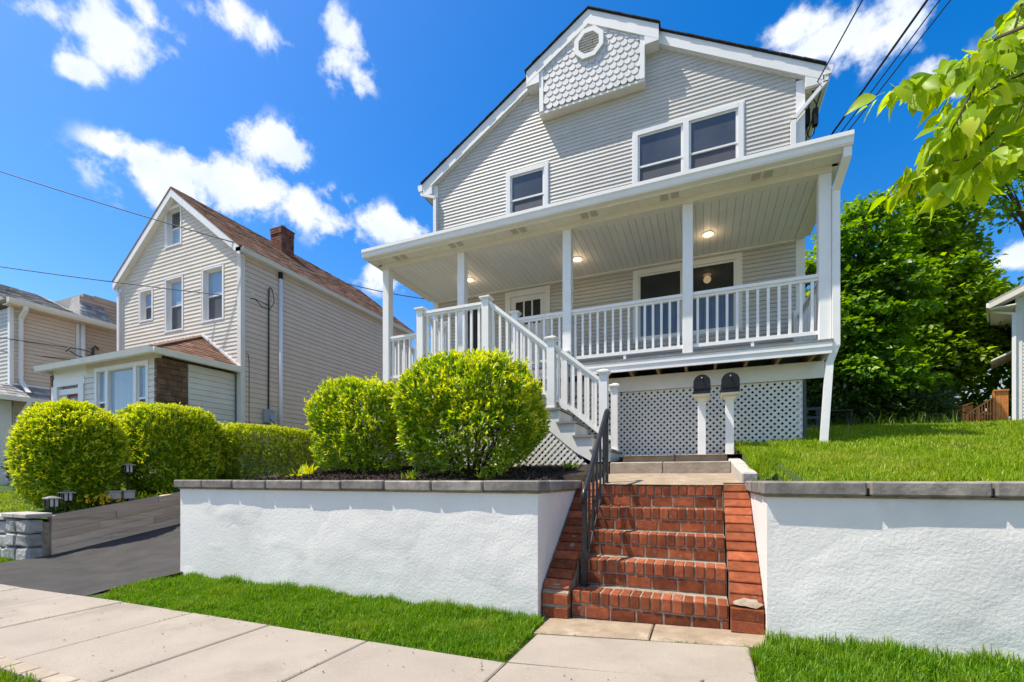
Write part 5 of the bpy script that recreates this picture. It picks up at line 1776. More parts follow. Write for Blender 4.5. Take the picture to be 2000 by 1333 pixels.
siding(lw_, 'cream_vinyl', (Vector((RXL, 0, 0)), Vector((0, 1, 0)), Vector((-1, 0, 0))), RY + 0.1, 20, 2.75, 6.25, 0.102, out=0.014)
MB().box(RXL - 0.034, RXL + 0.1, RY - 0.024, RY + 0.1, 2.7, 6.25).build('corner_board', 'cream_vinyl', rh)
window(rh, FR(RY), 8.56, 9.5, 3.9, 5.05, trim=0.07, meet=4.45, mats=('glass_purple', 'glass_purple'))
m = MB()
xa, xb = RXL - 0.55, 12.6
za_, zb_ = 6.18, 6.18 + 0.46 * (xb - xa)
for (y0, y1, dz, t, nm_, mt) in ((RY - 0.45, 26.3, 0.0, 0.06, 'roof', 'roof_grey'), (RY - 0.45, RY - 0.42, -0.062, 0.14, 'rake_board', 'tan_vinyl'), (RY - 0.419, RY - 0.002, -0.17, 0.02, 'rake_soffit', 'cream_trim')):
    q = MB()
    q.hexa([(xa, y0, za_ + dz - t), (xb, y0, zb_ + dz - t), (xb, y1, zb_ + dz - t), (xa, y1, za_ + dz - t), (xa, y0, za_ + dz), (xb, y0, zb_ + dz), (xb, y1, zb_ + dz), (xa, y1, za_ + dz)])
    q.build(nm_, mt, rh)
MB().box(RXL - 0.53, RXL - 0.021, RY - 0.4, 25, 5.97, 6.0).build('eave_soffit', 'cream_trim', rh)
MB().box(RXL - 0.60, RXL - 0.551, RY - 0.42, 25, 6.02, 6.15).build('gutter', 'white_trim', rh)
downspout(rh, [(RXL - 0.5, RY - 0.1, 6.02), (RXL - 0.5, RY - 0.1, 5.95), (RXL - 0.06, RY - 0.06, 5.8), (RXL - 0.06, RY - 0.06, 2.8)], w=0.08)
m = MB(); m.hexa([(7.55, 17.75, 4.62), (RXL - 0.015, 17.75, 4.84), (RXL - 0.015, 19.2, 4.84), (7.55, 19.2, 4.62), (7.55, 17.75, 4.66), (RXL - 0.015, 17.75, 4.90), (RXL - 0.015, 19.2, 4.90), (7.55, 19.2, 4.66)])
m.build('door_canopy', 'white_trim', rh)
MB().box(8.55, 8.75, 18.5, 18.7, 6.6, 7.55).build('chimney', 'veneer', rh)
rh.rotation_euler = (0, 0, R(-24)); rh.location.x += 0.12
cd = thing('cedar_deck', (7.5, 18.2, 2.9), 'orange stained wooden deck and stair beside the pale house on the right', 'deck')
def gz(x, y): return float(lawn_z(x, y))
MB().box(7.76, 8.03, 17.5, 20.0, 2.80, 3.05).build('deck_floor', 'cedar', cd)
for k in range(8):
    MB().box(7.76 + k * 0.036, 7.76 + k * 0.036 + 0.033, 17.46, 17.49, 2.86, 3.66).build('deck_board', 'cedar', cd)
MB().box(7.73, 8.05, 17.43, 17.52, 3.661, 3.70).build('deck_rail', 'cedar', cd)
for (x, z1) in ((7.06, 3.30), (7.14, 3.05), (7.40, 3.2), (7.74, 3.68)):
    MB().box(x - 0.03, x + 0.03, 17.46, 17.52, 2.7, z1).build('deck_post', 'cedar', cd)
MB().beam((7.12, 17.48, 3.02), (7.74, 17.48, 3.50), 0.05, 0.035).build('stair_rail', 'cedar', cd)
MB().beam((7.04, 17.9, 3.28), (7.45, 17.9, 3.42), 0.06, 0.035).build('stair_rail', 'cedar', cd)
for k in range(9):
    x = 7.17 + k * 0.062
    MB().box(x - 0.012, x + 0.012, 17.475, 17.495, 2.75, 3.04 + (x - 7.12) * 0.77).build('baluster', 'cedar', cd)
for k in range(10):
    x = 7.06 + k * 0.042
    MB().box(x - 0.018, x + 0.018, 17.90, 17.92, 2.75, 3.24 + k * 0.013).build('deck_board', 'cedar', cd)
for k in range(3):
    MB().box(7.15 + k * 0.2, 7.37 + k * 0.2, 17.5, 17.88, 2.80 + k * 0.1, 2.86 + k * 0.1).build('stair_tread', 'cedar', cd)
fh = thing('far_house', (15.5, 34, 3.2), 'small white house far behind the trees at the right', 'house')
MB().prism([(13.4, 3.0), (18, 3.0), (18, 10.2), (13.4, 10.2)], 'y', 34, 40).build('wall', 'far_white', fh)
MB().prism([(13.0, 10.2), (18.4, 10.2), (15.7, 10.8)], 'y', 33.6, 40.4).build('roof', 'roof_grey', fh)

# things on the lawn behind the porch
wc = thing('slatted_crate', (2.3, 12.2, 2.2), 'dark slatted crate standing on the grass behind the corner of the porch', 'crate')
cx, cy, cz = 2.28, 12.2, gz(2.3, 12.2) - 0.02
m = MB()
for x in (-0.14, 0.14):
    for y in (-0.14, 0.14):
        m.box(cx + x - 0.02, cx + x + 0.02, cy + y - 0.02, cy + y + 0.02, cz, cz + 0.52)
m.build('frame', 'grey_pipe', wc)
for k in (0, 2, 4):
    MB().box(cx - 0.14, cx + 0.14, cy - 0.165, cy - 0.15, cz + 0.05 + k * 0.1, cz + 0.11 + k * 0.1).build('slat', 'grey_pipe', wc)
tb_ = thing('garden_table', (3.0, 13.4, 2.3), 'small dark wooden table on the grass in front of the trees', 'table')
cx, cy, cz = 3.02, 13.4, gz(3, 13.4) - 0.03
MB().box(cx - 0.3, cx + 0.3, cy - 0.2, cy + 0.2, cz + 0.42, cz + 0.45).build('table_top', 'bark', tb_)
for x in (-0.27, 0.27):
    for y in (-0.17, 0.17):
        MB().box(cx + x - 0.02, cx + x + 0.02, cy + y - 0.02, cy + y + 0.02, cz, cz + 0.419).build('leg', 'bark', tb_)

# ------------------------------------------------------------------ timber wall, stone wall, lanterns along the drive
tm = thing('timber_wall', (-9.02, 4.6, 0.2), 'weathered grey timber plank wall edging the driveway below the bushes', 'wall')
rr = random.Random(21)
ysl = (3.62, 7.6)
for k in range(5):
    y = 3.62
    cuts = sorted([rr.uniform(4.2, 5.2), rr.uniform(5.6, 6.8)]) + [7.6]
    for c_ in cuts:
        def zb(yy): return -0.015 + (yy - 3.62) * (0.345 / 1.9) + k * 0.122 - (0 if k < 4 else (yy - 3.6) * 0.018)
        h = 0.118
        x1 = -8.985 + rr.uniform(-.006, .008)
        m = MB()
        a, b = y + 0.003, c_ - 0.003
        m.hexa([(x1 - 0.13, a, zb(a)), (x1, a, zb(a)), (x1, b, zb(b)), (x1 - 0.13, b, zb(b)),
                (x1 - 0.13, a, zb(a) + h), (x1 - 0.004, a, zb(a) + h), (x1 - 0.004, b, zb(b) + h), (x1 - 0.13, b, zb(b) + h)])
        m.build('plank', 'timber', tm)
        y = c_
stw = thing('stone_wall', (-9.6, 3.5, -0.05), 'low wall of rough grey stone blocks with flat caps at the end of the timber wall', 'wall')
rr = random.Random(8)
MB().box(-13.4, -9.02, 3.52, 3.66, -0.3, 0.5).build('wall_core', 'mortar', stw)
for row in range(3):
    x = -9.0
    zb = -0.10 + row * 0.205
    n_in = 0
    while x > -13.3:
        w = rr.uniform(0.26, 0.38) if n_in > 1 else 0.34
        pr = 0.05 if n_in < 2 else 0.0
        zz = zb + (0.035 if n_in < 2 else -0.01)
        m = MB(); m.cbox((0, 0, 0), (w / 2 - 0.012, 0.10, 0.096), 0.028)
        for i, v in enumerate(m.v):
            m.v[i] = (v[0] + rr.uniform(-.008, .008), v[1] + rr.uniform(-.014, .014), v[2] + rr.uniform(-.008, .008))
        m.v = [(v[0] + x - w / 2, v[1] + 3.50 - pr, v[2] + zz + 0.1) for v in m.v]
        m.build('stone_block', 'field_stone', stw)
        x -= w; n_in += 1
x = -8.98
for k in range(9):
    w = 0.37 if k < 2 else 0.46
    pr = 0.05 if k < 2 else 0
    MB().cbox((x - w / 2, 3.51 - pr * 0.6, 0.575 + (0.03 if k < 2 else -0.02)), (w / 2 - 0.005, 0.15, 0.032), 0.01).build('cap_stone', 'cap_stone', stw)
    x -= w

def lantern(x, y, z, h, label):
    t = thing('garden_light', (x, y, z), label, 'garden light', 'garden lights along the timber wall')
    MB().tube([(x, y, z - 0.05), (x, y, z + h)], 0.014, 8).build('stake', 'black_plastic', t)
    m = MB(); s = 0.06
    for a in (-s, s):
        for b in (-s, s):
            m.box(x + a - 0.008, x + a + 0.008, y + b - 0.008, y + b + 0.008, z + h, z + h + 0.12)
    for a in (-s, s):
        m.box(x - 0.006, x + 0.006, y + a - 0.006, y + a + 0.006, z + h, z + h + 0.12)
        m.box(x + a - 0.006, x + a + 0.006, y - 0.006, y + 0.006, z + h, z + h + 0.12)
    m.box(x - 0.075, x + 0.075, y - 0.075, y + 0.075, z + h - 0.012, z + h)
    m.build('cage', 'black_plastic', t)
    MB().box(x - 0.05, x + 0.05, y - 0.05, y + 0.05, z + h, z + h + 0.118).build('lamp_pane', 'lamp_pane', t)
    q = MB(); q.box(x - 0.085, x + 0.085, y - 0.085, y + 0.085, z + h + 0.12, z + h + 0.135)
    n0 = len(q.v); a = 0.085; zz = z + h + 0.135
    q.add([(x - a, y - a, zz), (x + a, y - a, zz), (x + a, y + a, zz), (x - a, y + a, zz), (x, y, zz + 0.035)], [(0, 1, 4), (1, 2, 4), (2, 3, 4), (3, 0, 4)])
    q.build('lamp_cap', 'steel_grey', t)
lantern(-9.18, 3.70, 0.62, 0.10, 'small lantern garden light on the stone pillar beside the timber wall')
lantern(-9.30, 3.92, 0.60, 0.20, 'garden light with black stake half hidden under the round bush')
lantern(-9.28, 4.74, 0.70, 0.56, 'tall garden light between the round bush and the boxy bush')
pp_ = thing('planter_box', (-9.22, 4.62, 0.78), 'pair of pale ceramic planter blocks on the timber wall between the bushes', 'planter')
for k in range(2):
    y = 4.50 + k * 0.20
    MB().cbox((-9.20, y, 0.86), (0.07, 0.08, 0.06), 0.012).build('pot', 'cap_stone', pp_)
    MB().cbox((-9.20, y, 0.932), (0.076, 0.086, 0.012), 0.006).build('pot_rim', 'terracotta', pp_)

# ------------------------------------------------------------------ overhead wires
def wire(name, pts, r, label, group, sag=0.0):
    P = []
    for a, b in zip(pts[:-1], pts[1:]):
        a, b = Vector(a), Vector(b)
        for i in range(14):
            f = i / 14
            p = a.lerp(b, f); p.z -= sag * 4 * f * (1 - f)
            P.append(p)
    P.append(Vector(pts[-1]))
    o = MB().tube(P, r, 6).build('overhead_wire', 'wire_black', smooth=True, loc=tuple(P[0]))
    return tag(o, label, 'wire', group)
WG = 'overhead service wires'
wire('w', [(4.9, -2.5, 9.5), (1.72, 9.05, 7.72)], 0.010, 'black service wire from the top edge down to the right eave of the grey house', WG, 0.12)
wire('w', [(7.2, -2.0, 10.62), (1.62, 10.0, 6.70)], 0.017, 'thick black cable sloping behind the porch roof, leftmost of the three parallel wires', WG, 0.05)
wire('w', [(7.55, -2.0, 10.55), (1.62, 10.6, 6.75)], 0.009, 'thin black wire, middle of the three passing behind the porch roof end', WG, 0.05)
wire('w', [(7.85, -2.0, 10.45), (1.62, 10.9, 6.75)], 0.009, 'thin black wire, nearest the leafy branch of the three behind the porch roof', WG, 0.05)
wire('w', [(-20.0, 5.3, 10.4), (-10.96, 8.0, 7.15)], 0.012, 'upper wire crossing the sky to the gable corner of the beige house', WG, 0.06)
wire('w', [(-10.96, 8.0, 7.15), (-5.76, 9.15, 5.33)], 0.010, 'wire running from the beige house gable corner behind the porch post', WG, 0.22)
wire('w', [(-20.0, 5.3, 7.35), (-10.87, 8.43, 5.88)], 0.011, 'lower wire crossing the beige house front below its gable to the side conduit', WG, 0.05)
wire('w', [(-19.2, -2.0, 4.75), (-17.75, 7.50, 5.12)], 0.011, 'upper of two wires in front of the tan house side wall', WG, 0.03)
wire('w', [(-19.2, -2.0, 4.3), (-17.86, 7.95, 4.82)], 0.011, 'lower of two wires in front of the tan house side wall', WG, 0.03)

# ------------------------------------------------------------------ plants
def unit(v):
    return v / np.maximum(np.linalg.norm(v, axis=1, keepdims=True), 1e-9)


def leaf_quads(P, A, Nrm, L, W, fold=0.25):
    """rhombic folded leaves: base P, axis A, face normal Nrm"""
    A = unit(A)
    S = unit(np.cross(A, Nrm))
    Nn = np.cross(S, A)
    L = L[:, None]; W = W[:, None]
    v0 = P
    v1 = P + A * L * 0.45 + S * W * 0.5 + Nn * W * fold
    v2 = P + A * L
    v3 = P + A * L * 0.45 - S * W * 0.5 + Nn * W * fold
    V = np.stack([v0, v1, v2, v3], 1).reshape(-1, 3)
    n = len(P)
    i = np.arange(n) * 4
    # two triangles a leaf, sharing the midrib
    F = np.concatenate([np.stack([i, i + 1, i + 2], 1), np.stack([i, i + 2, i + 3], 1)], 0)
    return V, F


def noise3(P, f, seed):
    return np.array([mnoise.noise(Vector((p[0] * f + seed, p[1] * f, p[2] * f))) for p in P])


def super_dir(n, e):
    """directions on a superellipsoid of exponent e (2 = ellipsoid, large = box)"""
    d = unit(rng.normal(size=(n, 3)))
    k = (np.abs(d) ** e).sum(1) ** (-1.0 / e)
    return d, d * k[:, None]


def shrub(name, base, rad, e, n, n_new, label, cat, group=None, leaf='leaf_shrub', thin_low=0.0, stems=9, lsize=0.055,
          lumps=0.07, seed=0.0, shell=0.16, new='leaf_new', flat_bottom=0.0, newsize=0.05, hollow=True, stray=60):
    t = thing(name, base, label, cat, group)
    c = np.array(base) + np.array([0, 0, rad[2] + flat_bottom])
    R3 = np.array(rad)
    def cloud(m, sh):
        d, s = super_dir(int(m * 1.6), e)
        zrel = s[:, 2]
        keep = rng.random(len(d)) > thin_low * np.clip((-zrel + 0.05) / 0.9, 0, 1)
        keep &= zrel > -0.97
        if hollow:
            hl = noise3(s * R3 * 1.0 + c, 3.4, seed + 9)
            keep &= (hl < 0.16) | (rng.random(len(d)) < 0.35)
        d, s = d[keep][:m], s[keep][:m]
        lump = noise3(s * R3 + c, 2.6, seed) * lumps * 1.6 + noise3(s * R3 + c, 7.0, seed + 3) * lumps * 0.7
        depth = np.abs(rng.normal(0, sh, len(d)))
        f = (1 + lump - depth)[:, None]
        return d, c + s * R3 * f, depth
    d, P, dep = cloud(n, shell)
    k = len(P)
    A = d * 0.9 + np.array([0, 0, 0.45]) + rng.normal(0, 0.55, (k, 3))
    Nn = d * 0.5 + np.array([0, 0, 0.8]) + rng.normal(0, 0.6, (k, 3))
    L = lsize * rng.uniform(0.7, 1.3, k); W = L * rng.uniform(0.34, 0.5, k)
    V, F = leaf_quads(P, A, Nn, L, W)
    npmesh('foliage', V, F, leaf, parent=t, kind='stuff')
    # young shoots: tufts of pale leaves standing off the surface
    if n_new:
        d, P, _ = cloud(n_new, 0.03)
        up = np.clip(d[:, 2] + 0.35, 0, 1.4)
        keep = rng.random(len(d)) < (0.25 + 0.75 * up)
        d, P = d[keep], P[keep]
        m = 6
        ax = unit(d * 0.8 + np.array([0, 0, 0.8]) + rng.normal(0, 0.3, d.shape))
        Pn = np.repeat(P, m, 0) + np.repeat(ax, m, 0) * np.tile(np.linspace(0, 0.05, m), len(P))[:, None] * newsize / 0.05
        A = np.repeat(ax, m, 0) * 0.8 + rng.normal(0, 0.55, (len(Pn), 3))
        Nn = np.repeat(ax, m, 0) + rng.normal(0, 0.4, (len(Pn), 3))
        L = newsize * rng.uniform(0.6, 1.2, len(Pn)); W = L * rng.uniform(0.32, 0.48, len(Pn))
        V, F = leaf_quads(Pn, A, Nn, L, W)
        npmesh('young_shoots', V, F, new, parent=t, kind='stuff')
    if stray:
        # long shoots that have outgrown the clipping
        d, P, _ = cloud(stray * 2, 0.02)
        sel = rng.random(len(d)) < np.clip(d[:, 2] + 0.6, 0.15, 1)
        d, P = d[sel][:stray], P[sel][:stray]
        ax = unit(d * 0.7 + np.array([0, 0, 0.7]) + rng.normal(0, 0.25, d.shape))
        ln = rng.uniform(0.05, 0.17, len(d))
        m_ = 9
        tt = np.tile(np.linspace(0, 1, m_), len(P))[:, None]
        Pn = np.repeat(P, m_, 0) + np.repeat(ax, m_, 0) * tt * np.repeat(ln, m_)[:, None]
        A = np.repeat(ax, m_, 0) * 0.7 + rng.normal(0, 0.6, (len(Pn), 3))
        V, F = leaf_quads(Pn, A, np.repeat(ax, m_, 0) + rng.normal(0, 0.5, (len(Pn), 3)), lsize * rng.uniform(.5, 1.0, len(Pn)), lsize * 0.4 * rng.uniform(.6, 1.0, len(Pn)))
        npmesh('stray_shoots', V, F, new, parent=t, kind='stuff')
    if stems:
        m = MB()
        rr = random.Random(int(seed * 10) + 1)
        for q in range(stems):
            a = 2 * math.pi * (q + rr.uniform(-.3, .3)) / stems
            b0 = Vector(base) + Vector((math.cos(a) * 0.10, math.sin(a) * 0.10, -0.03))
            tip = Vector(c) + Vector((math.cos(a) * rad[0] * rr.uniform(.25, .75), math.sin(a) * rad[1] * rr.uniform(.25, .75), rad[2] * rr.uniform(0.0, 0.6)))
            mid = b0.lerp(tip, 0.45) + Vector((math.cos(a) * 0.10, math.sin(a) * 0.10, rr.uniform(-.08, .03)))
            m.tube([b0, b0.lerp(mid, .5) + Vector((rr.uniform(-.03, .03), rr.uniform(-.03, .03), 0)), mid, mid.lerp(tip, .5) + Vector((rr.uniform(-.05, .05), rr.uniform(-.05, .05), 0)), tip], [0.02, 0.017, 0.013, 0.009, 0.004], 6)
            for s in range(3):
                f = rr.uniform(.4, .9); p = mid.lerp(tip, f)
                m.tube([p, p + Vector((rr.uniform(-.25, .25) * rad[0], rr.uniform(-.25, .25) * rad[1], rr.uniform(.05, .3) * rad[2])) * 1.6], [0.007, 0.002], 5)
        m.build('stems', 'twig', t, smooth=True)
    return t


def bz(x, y): return float(bed_z(x, y))
SG = 'clipped bushes behind the white wall'
shrub('round_bush', (-2.72, 5.12, bz(-2.72, 5.12) - 0.02), (0.85, 0.70, 0.70), 3.0, 23000, 2300,
      'large loose yellow green bush in front of the wooden stair', 'bush', thin_low=0.72, stems=14, lsize=0.070, lumps=0.11, newsize=0.06, seed=1.3, shell=0.11)
shrub('round_bush', (-4.80, 5.62, bz(-4.80, 5.62) - 0.02), (0.66, 0.60, 0.66), 4.2, 16000, 1600,
      'smaller square clipped yellow green bush between the hedge and the larger bush', 'bush', thin_low=0.6, stems=11, lsize=0.068, newsize=0.058, lumps=0.10, seed=4.7, shell=0.11)
shrub('round_bush', (-9.86, 4.22, 0.64), (0.64, 0.66, 0.87), 2.5, 30000, 4400,
      'dense round clipped bush at the left above the timber wall', 'bush', thin_low=0.0, stems=6, lsize=0.070, lumps=0.04, hollow=False, stray=40, seed=7.7, shell=0.10, newsize=0.062)
shrub('boxy_bush', (-9.95, 5.82, 0.86), (0.70, 0.74, 0.84), 4.0, 28000, 4000,
      'dense boxy clipped bush between the round bush and the long low hedge', 'bush', thin_low=0.1, stems=6, lsize=0.070, lumps=0.06, hollow=False, stray=40, seed=9.1, shell=0.11, newsize=0.062)
shrub('hedge', (-9.72, 8.95, 1.08), (0.50, 2.35, 0.64), 7.0, 30000, 6000,
      'long low clipped hedge running along the side of the beige house', 'hedge', leaf='leaf_hedge', thin_low=0.15, stems=0, lsize=0.066, lumps=0.035, hollow=False, stray=50, seed=2.2, shell=0.10)
shrub('small_shrub', (-12.6, 5.1, 0.75), (0.75, 0.6, 0.62), 2.2, 9000, 250,
      'low dark green shrub at the left edge below the white railing', 'shrub', leaf='leaf_dark', thin_low=0.2, stems=5, lsize=0.075, lumps=0.12, seed=5.5, shell=0.2)
shrub('small_shrub', (-11.3, 4.9, 0.78), (0.45, 0.4, 0.36), 2.2, 4000, 0,
      'low dark shrub tucked behind the round bush on the left lawn', 'shrub', leaf='leaf_dark', thin_low=0.2, stems=4, lsize=0.07, lumps=0.12, seed=6.5, shell=0.2)

# mulch chips over the bed
n = 15000
X = rng.uniform(-5.7, -1.53, n); Y = 3.86 + rng.random(n) ** 1.3 * 2.3
Z = np.array([bz(x, y) for x, y in zip(X, Y)]) + rng.uniform(0.0, 0.018, n)
A = rng.normal(size=(n, 3)) * np.array([1, 1, 0.45]); Nn = rng.normal(size=(n, 3)) * 0.6 + np.array([0, 0, 1])
V, F = leaf_quads(np.stack([X, Y, Z], 1), A, Nn, rng.uniform(.03, .075, n), rng.uniform(.010, .022, n), fold=0.2)
npmesh('mulch', V, F, 'mulch_chip', kind='stuff')

# low weeds at the foot of the bushes and of the stair lattice
def weed(x, y, z, h, n, label, leaf='leaf_hedge', seed=0):
    t = thing('weed', (x, y, z), label, 'plant')
    rr_ = np.random.default_rng(seed)
    P = np.array([x, y, z]) + rr_.normal(0, 0.05, (n, 3)) * np.array([1, 1, 0.2]) + np.array([0, 0, 0.01])
    A = rr_.normal(0, 0.6, (n, 3)) + np.array([0, 0, 0.9])
    V, F = leaf_quads(P, A, rr_.normal(0, 1, (n, 3)) + np.array([0, 0, .5]), h * rr_.uniform(.5, 1.2, n), h * rr_.uniform(.14, .26, n))
    npmesh('leaves', V, F, leaf, parent=t, kind='stuff')
weed(-1.62, 5.9, bz(-1.62, 5.9), 0.13, 26, 'small green weed in the mulch before the stair lattice', 'leaf_light', 3)
weed(-3.35, 4.75, bz(-3.35, 4.75), 0.16, 34, 'grassy weed at the left foot of the large bush', 'leaf_hedge', 4)
weed(-2.25, 4.62, bz(-2.25, 4.62), 0.15, 30, 'grassy weed at the right foot of the large bush', 'leaf_hedge', 5)
weed(-5.55, 5.15, bz(-5.55, 5.15), 0.20, 40, 'yellow green sprig in the mulch beside the end of the hedge', 'leaf_new', 6)
weed(-1.245, 4.99, 1.03, 0.09, 24, 'tiny weed in the gap between the coping and the left brick cheek', 'leaf_hedge', 7)
fl = thing('yellow_flowers', (-9.2, 4.3, 0.75), 'tuft of small yellow flowers between the round bush and the planter', 'flowers')
k = 60
P = np.array([-9.2, 4.34, 0.80]) + rng.normal(0, 1, (k, 3)) * np.array([0.05, 0.13, 0.05])
V, F = leaf_quads(P, rng.normal(0, 1, (k, 3)) + np.array([0, 0, .5]), rng.normal(0, 1, (k, 3)), np.full(k, .06), np.full(k, .04))
npmesh('petals', V, F, 'flower_yellow', parent=fl, kind='stuff')
k = 90
P = np.array([-9.2, 4.9, 0.80]) + rng.normal(0, 1, (k, 3)) * np.array([0.04, 0.35, 0.03])
V, F = leaf_quads(P, rng.normal(0, .6, (k, 3)) + np.array([0, 0, 1]), rng.normal(0, 1, (k, 3)), rng.uniform(.06, .14, k), rng.uniform(.02, .04, k))
npmesh('leaves', V, F, 'leaf_new', parent=fl, kind='stuff')

# ------------------------------------------------------------------ grass
def grass(name, xy, z, h, w, mat, lean=0.55):
    n = len(xy)
    P = np.column_stack([xy, z])
    th = rng.uniform(0, 2 * math.pi, n)
    s = np.column_stack([np.cos(th), np.sin(th), np.zeros(n)])
    f = np.column_stack([-np.sin(th), np.cos(th), np.zeros(n)])
    ln = np.abs(rng.normal(0, lean, n))[:, None]
    hv = np.array([mnoise.noise(Vector((a * 3.2, c_ * 3.2, 0.3))) + 0.6 * mnoise.noise(Vector((a * 11, c_ * 11, 2.3))) for a, c_ in xy])
    h = h * np.clip(1.0 + 0.75 * hv, 0.35, 1.9)
    h = h[:, None]; w = w[:, None]
    up = np.array([0, 0, 1.0])
    p1 = P + up * h * 0.55 + f * h * 0.22 * ln
    p2 = P + up * h * np.clip(1.0 - 0.28 * ln ** 1.5, 0.4, 1) + f * h * 0.85 * ln
    V = np.stack([P - s * w * .5, P + s * w * .5, p1 + s * w * .42, p1 - s * w * .42, p2 + s * w * .06, p2 - s * w * .06], 1).reshape(-1, 3)
    i = np.arange(n) * 6
    F = np.concatenate([np.stack([i, i + 1, i + 2, i + 3], 1), np.stack([i + 3, i + 2, i + 4, i + 5], 1)], 0)
    return npmesh(name, V, F, mat, kind='stuff')


def patch(n, x0, x1, y0, y1, cond=None):
    p = np.column_stack([rng.uniform(x0, x1, n), rng.uniform(y0, y1, n)])
    if cond is not None:
        p = p[cond(p)]
    return p
zgv = np.vectorize(zg)
farv = np.vectorize(pav_far)
# strip left of the steps, its right end curving in towards the slab
def left_strip(p):
    edge = farv(p[:, 0]) + 0.015 + 0.018 * np.sin(p[:, 0] * 9) + 0.012 * np.sin(p[:, 0] * 23)
    right = np.interp(p[:, 1], [2.6, 3.2, 3.62], [-1.20, -1.19, -1.22])
    left = np.interp(p[:, 1], [2.6, 2.8, 3.1, 3.6], [-5.62, -5.75, -5.9, -5.95]) + 0.03 * np.sin(p[:, 1] * 17)
    return (p[:, 1] > edge) & (p[:, 0] < right) & (p[:, 0] > left)
mk_leaf('tall_blade', (0.05, 0.11, 0.01), (0.12, 0.20, 0.02), transl=0.3, gloss=0.01)
p = patch(62000, -5.96, -1.15, 2.6, 3.60, left_strip)
hh_ = rng.uniform(.035, .085, len(p)) * np.interp(p[:, 1], [2.6, 2.85, 3.3, 3.6], [0.55, 0.85, 1.0, 1.35])
grass('grass', p, zgv(p[:, 0]) - 0.02, hh_, rng.uniform(.004, .0085, len(p)), 'grass_blade')
def right_strip(p):
    left = np.interp(p[:, 1], [2.0, 2.9, 3.35, 3.5, 3.6], [0.27, 0.285, 0.30, 0.40, 0.44]) + 0.02 * np.sin(p[:, 1] * 19)
    return p[:, 0] > left
p = patch(34000, 0.25, 2.2, 2.1, 3.59, right_strip)
hh_ = rng.uniform(.035, .09, len(p)) * np.interp(p[:, 1], [2.1, 2.85, 3.3, 3.6], [0.9, 0.9, 1.0, 1.25])
grass('grass', p, zgv(p[:, 0]) - 0.02, hh_, rng.uniform(.004, .0085, len(p)), 'grass_blade')
p = patch(9000, -13, -9.08, 2.62, 3.46)
grass('grass', p, zgv(p[:, 0]) - 0.02, rng.uniform(.03, .08, len(p)), rng.uniform(.006, .011, len(p)), 'grass_blade')
p = patch(15000, -7, -2.5, 0.8, 1.42, lambda p: p[:, 1] < 1.385 + 0.03 * np.sin(p[:, 0] * 6) + 0.02 * np.sin(p[:, 0] * 15))
grass('grass', p, zgv(p[:, 0]) - 0.03, rng.uniform(.03, .075, len(p)), rng.uniform(.004, .008, len(p)), 'grass_blade')
# tufts in the joints of the pavement and along its ragged edge
q = []
for x in jx[3:14]:
    k = int(rng.integers(20, 60)); yy = 1.5 + rng.random(k) ** 0.6 * (pav_far(x) - 1.5)
    sel = np.array([mnoise.noise(Vector((x * 3.1, y_ * 2.2, 1.0))) > 0.05 for y_ in yy])
    q.append(np.column_stack([np.full(k, x) + rng.normal(0, .004, k), yy])[sel])
k = 240
q.append(np.column_stack([rng.uniform(-1.15, 0.28, k), 0 * rng.random(k)]))
q[-1][:, 1] = np.interp(q[-1][:, 0], [-1.165, 0.287], [3.262, 3.395]) + rng.normal(0, .004, k)
k = 900
xx = rng.uniform(-5.6, -1.17, k)
q.append(np.column_stack([xx, farv(xx) + np.abs(rng.normal(0, .02, k)) - 0.012]))
q = np.concatenate(q)
grass('joint_grass', q, zgv(q[:, 0]) - 0.012, rng.uniform(.012, .035, len(q)), rng.uniform(.003, .006, len(q)), 'grass_blade', lean=1.0)
# scattered litter of dry leaf bits on the pavement
k = 170
xx = rng.uniform(-9, 1.2, k); yy = 1.5 + rng.random(k) ** 0.5 * 1.15
V, F = leaf_quads(np.column_stack([xx, yy, zgv(xx) + 0.004]), rng.normal(size=(k, 3)) * np.array([1, 1, .1]), rng.normal(0, .25, (k, 3)) + np.array([0, 0, 1]), rng.uniform(.008, .026, k), rng.uniform(.004, .012, k))
npmesh('leaf_litter', V, F, 'mulch_chip', kind='stuff')
# lawn, denser near the coping
lz = lambda p: lawn_edge(p[:, 0], p[:, 1]) - 0.015
kerbx = lambda p: p[:, 0] > np.interp(p[:, 1], [3.8, 4.9, 4.98, 6.5, 6.6, 7.6, 7.7], [0.64, 0.64, 0.47, 0.45, 0.4, 0.4, -9])
sets = []
for n, x0, x1, y0, y1, h0, h1, w0, w1 in ((70000, 0.4, 4.9, 3.86, 6.2, .03, .075, .005, .009), (52000, 0.4, 6.5, 6.2, 9.5, .03, .08, .007, .013),
                                          (38000, 0.5, 9.5, 9.5, 14, .04, .09, .011, .02), (22000, 1.5, 11, 14, 19, .05, .11, .018, .03)):
    q = patch(n, x0, x1, y0, y1, kerbx)
    sets.append((q, rng.uniform(h0, h1, len(q)), rng.uniform(w0, w1, len(q))))
q = np.concatenate([s[0] for s in sets])
grass('lawn_grass', q, lz(q), np.concatenate([s[1] for s in sets]), np.concatenate([s[2] for s in sets]), 'lawn_blade', lean=0.7)
p = patch(15000, -15, -9.25, 3.75, 6.3, lambda p: ~((np.abs(p[:, 0] + 9.95) < .5) & (np.abs(p[:, 1] - 5) < 1.4)))
grass('lawn_grass', p, left_z(p[:, 0], p[:, 1]) - 0.015, rng.uniform(.03, .07, len(p)), rng.uniform(.009, .016, len(p)), 'lawn_blade')
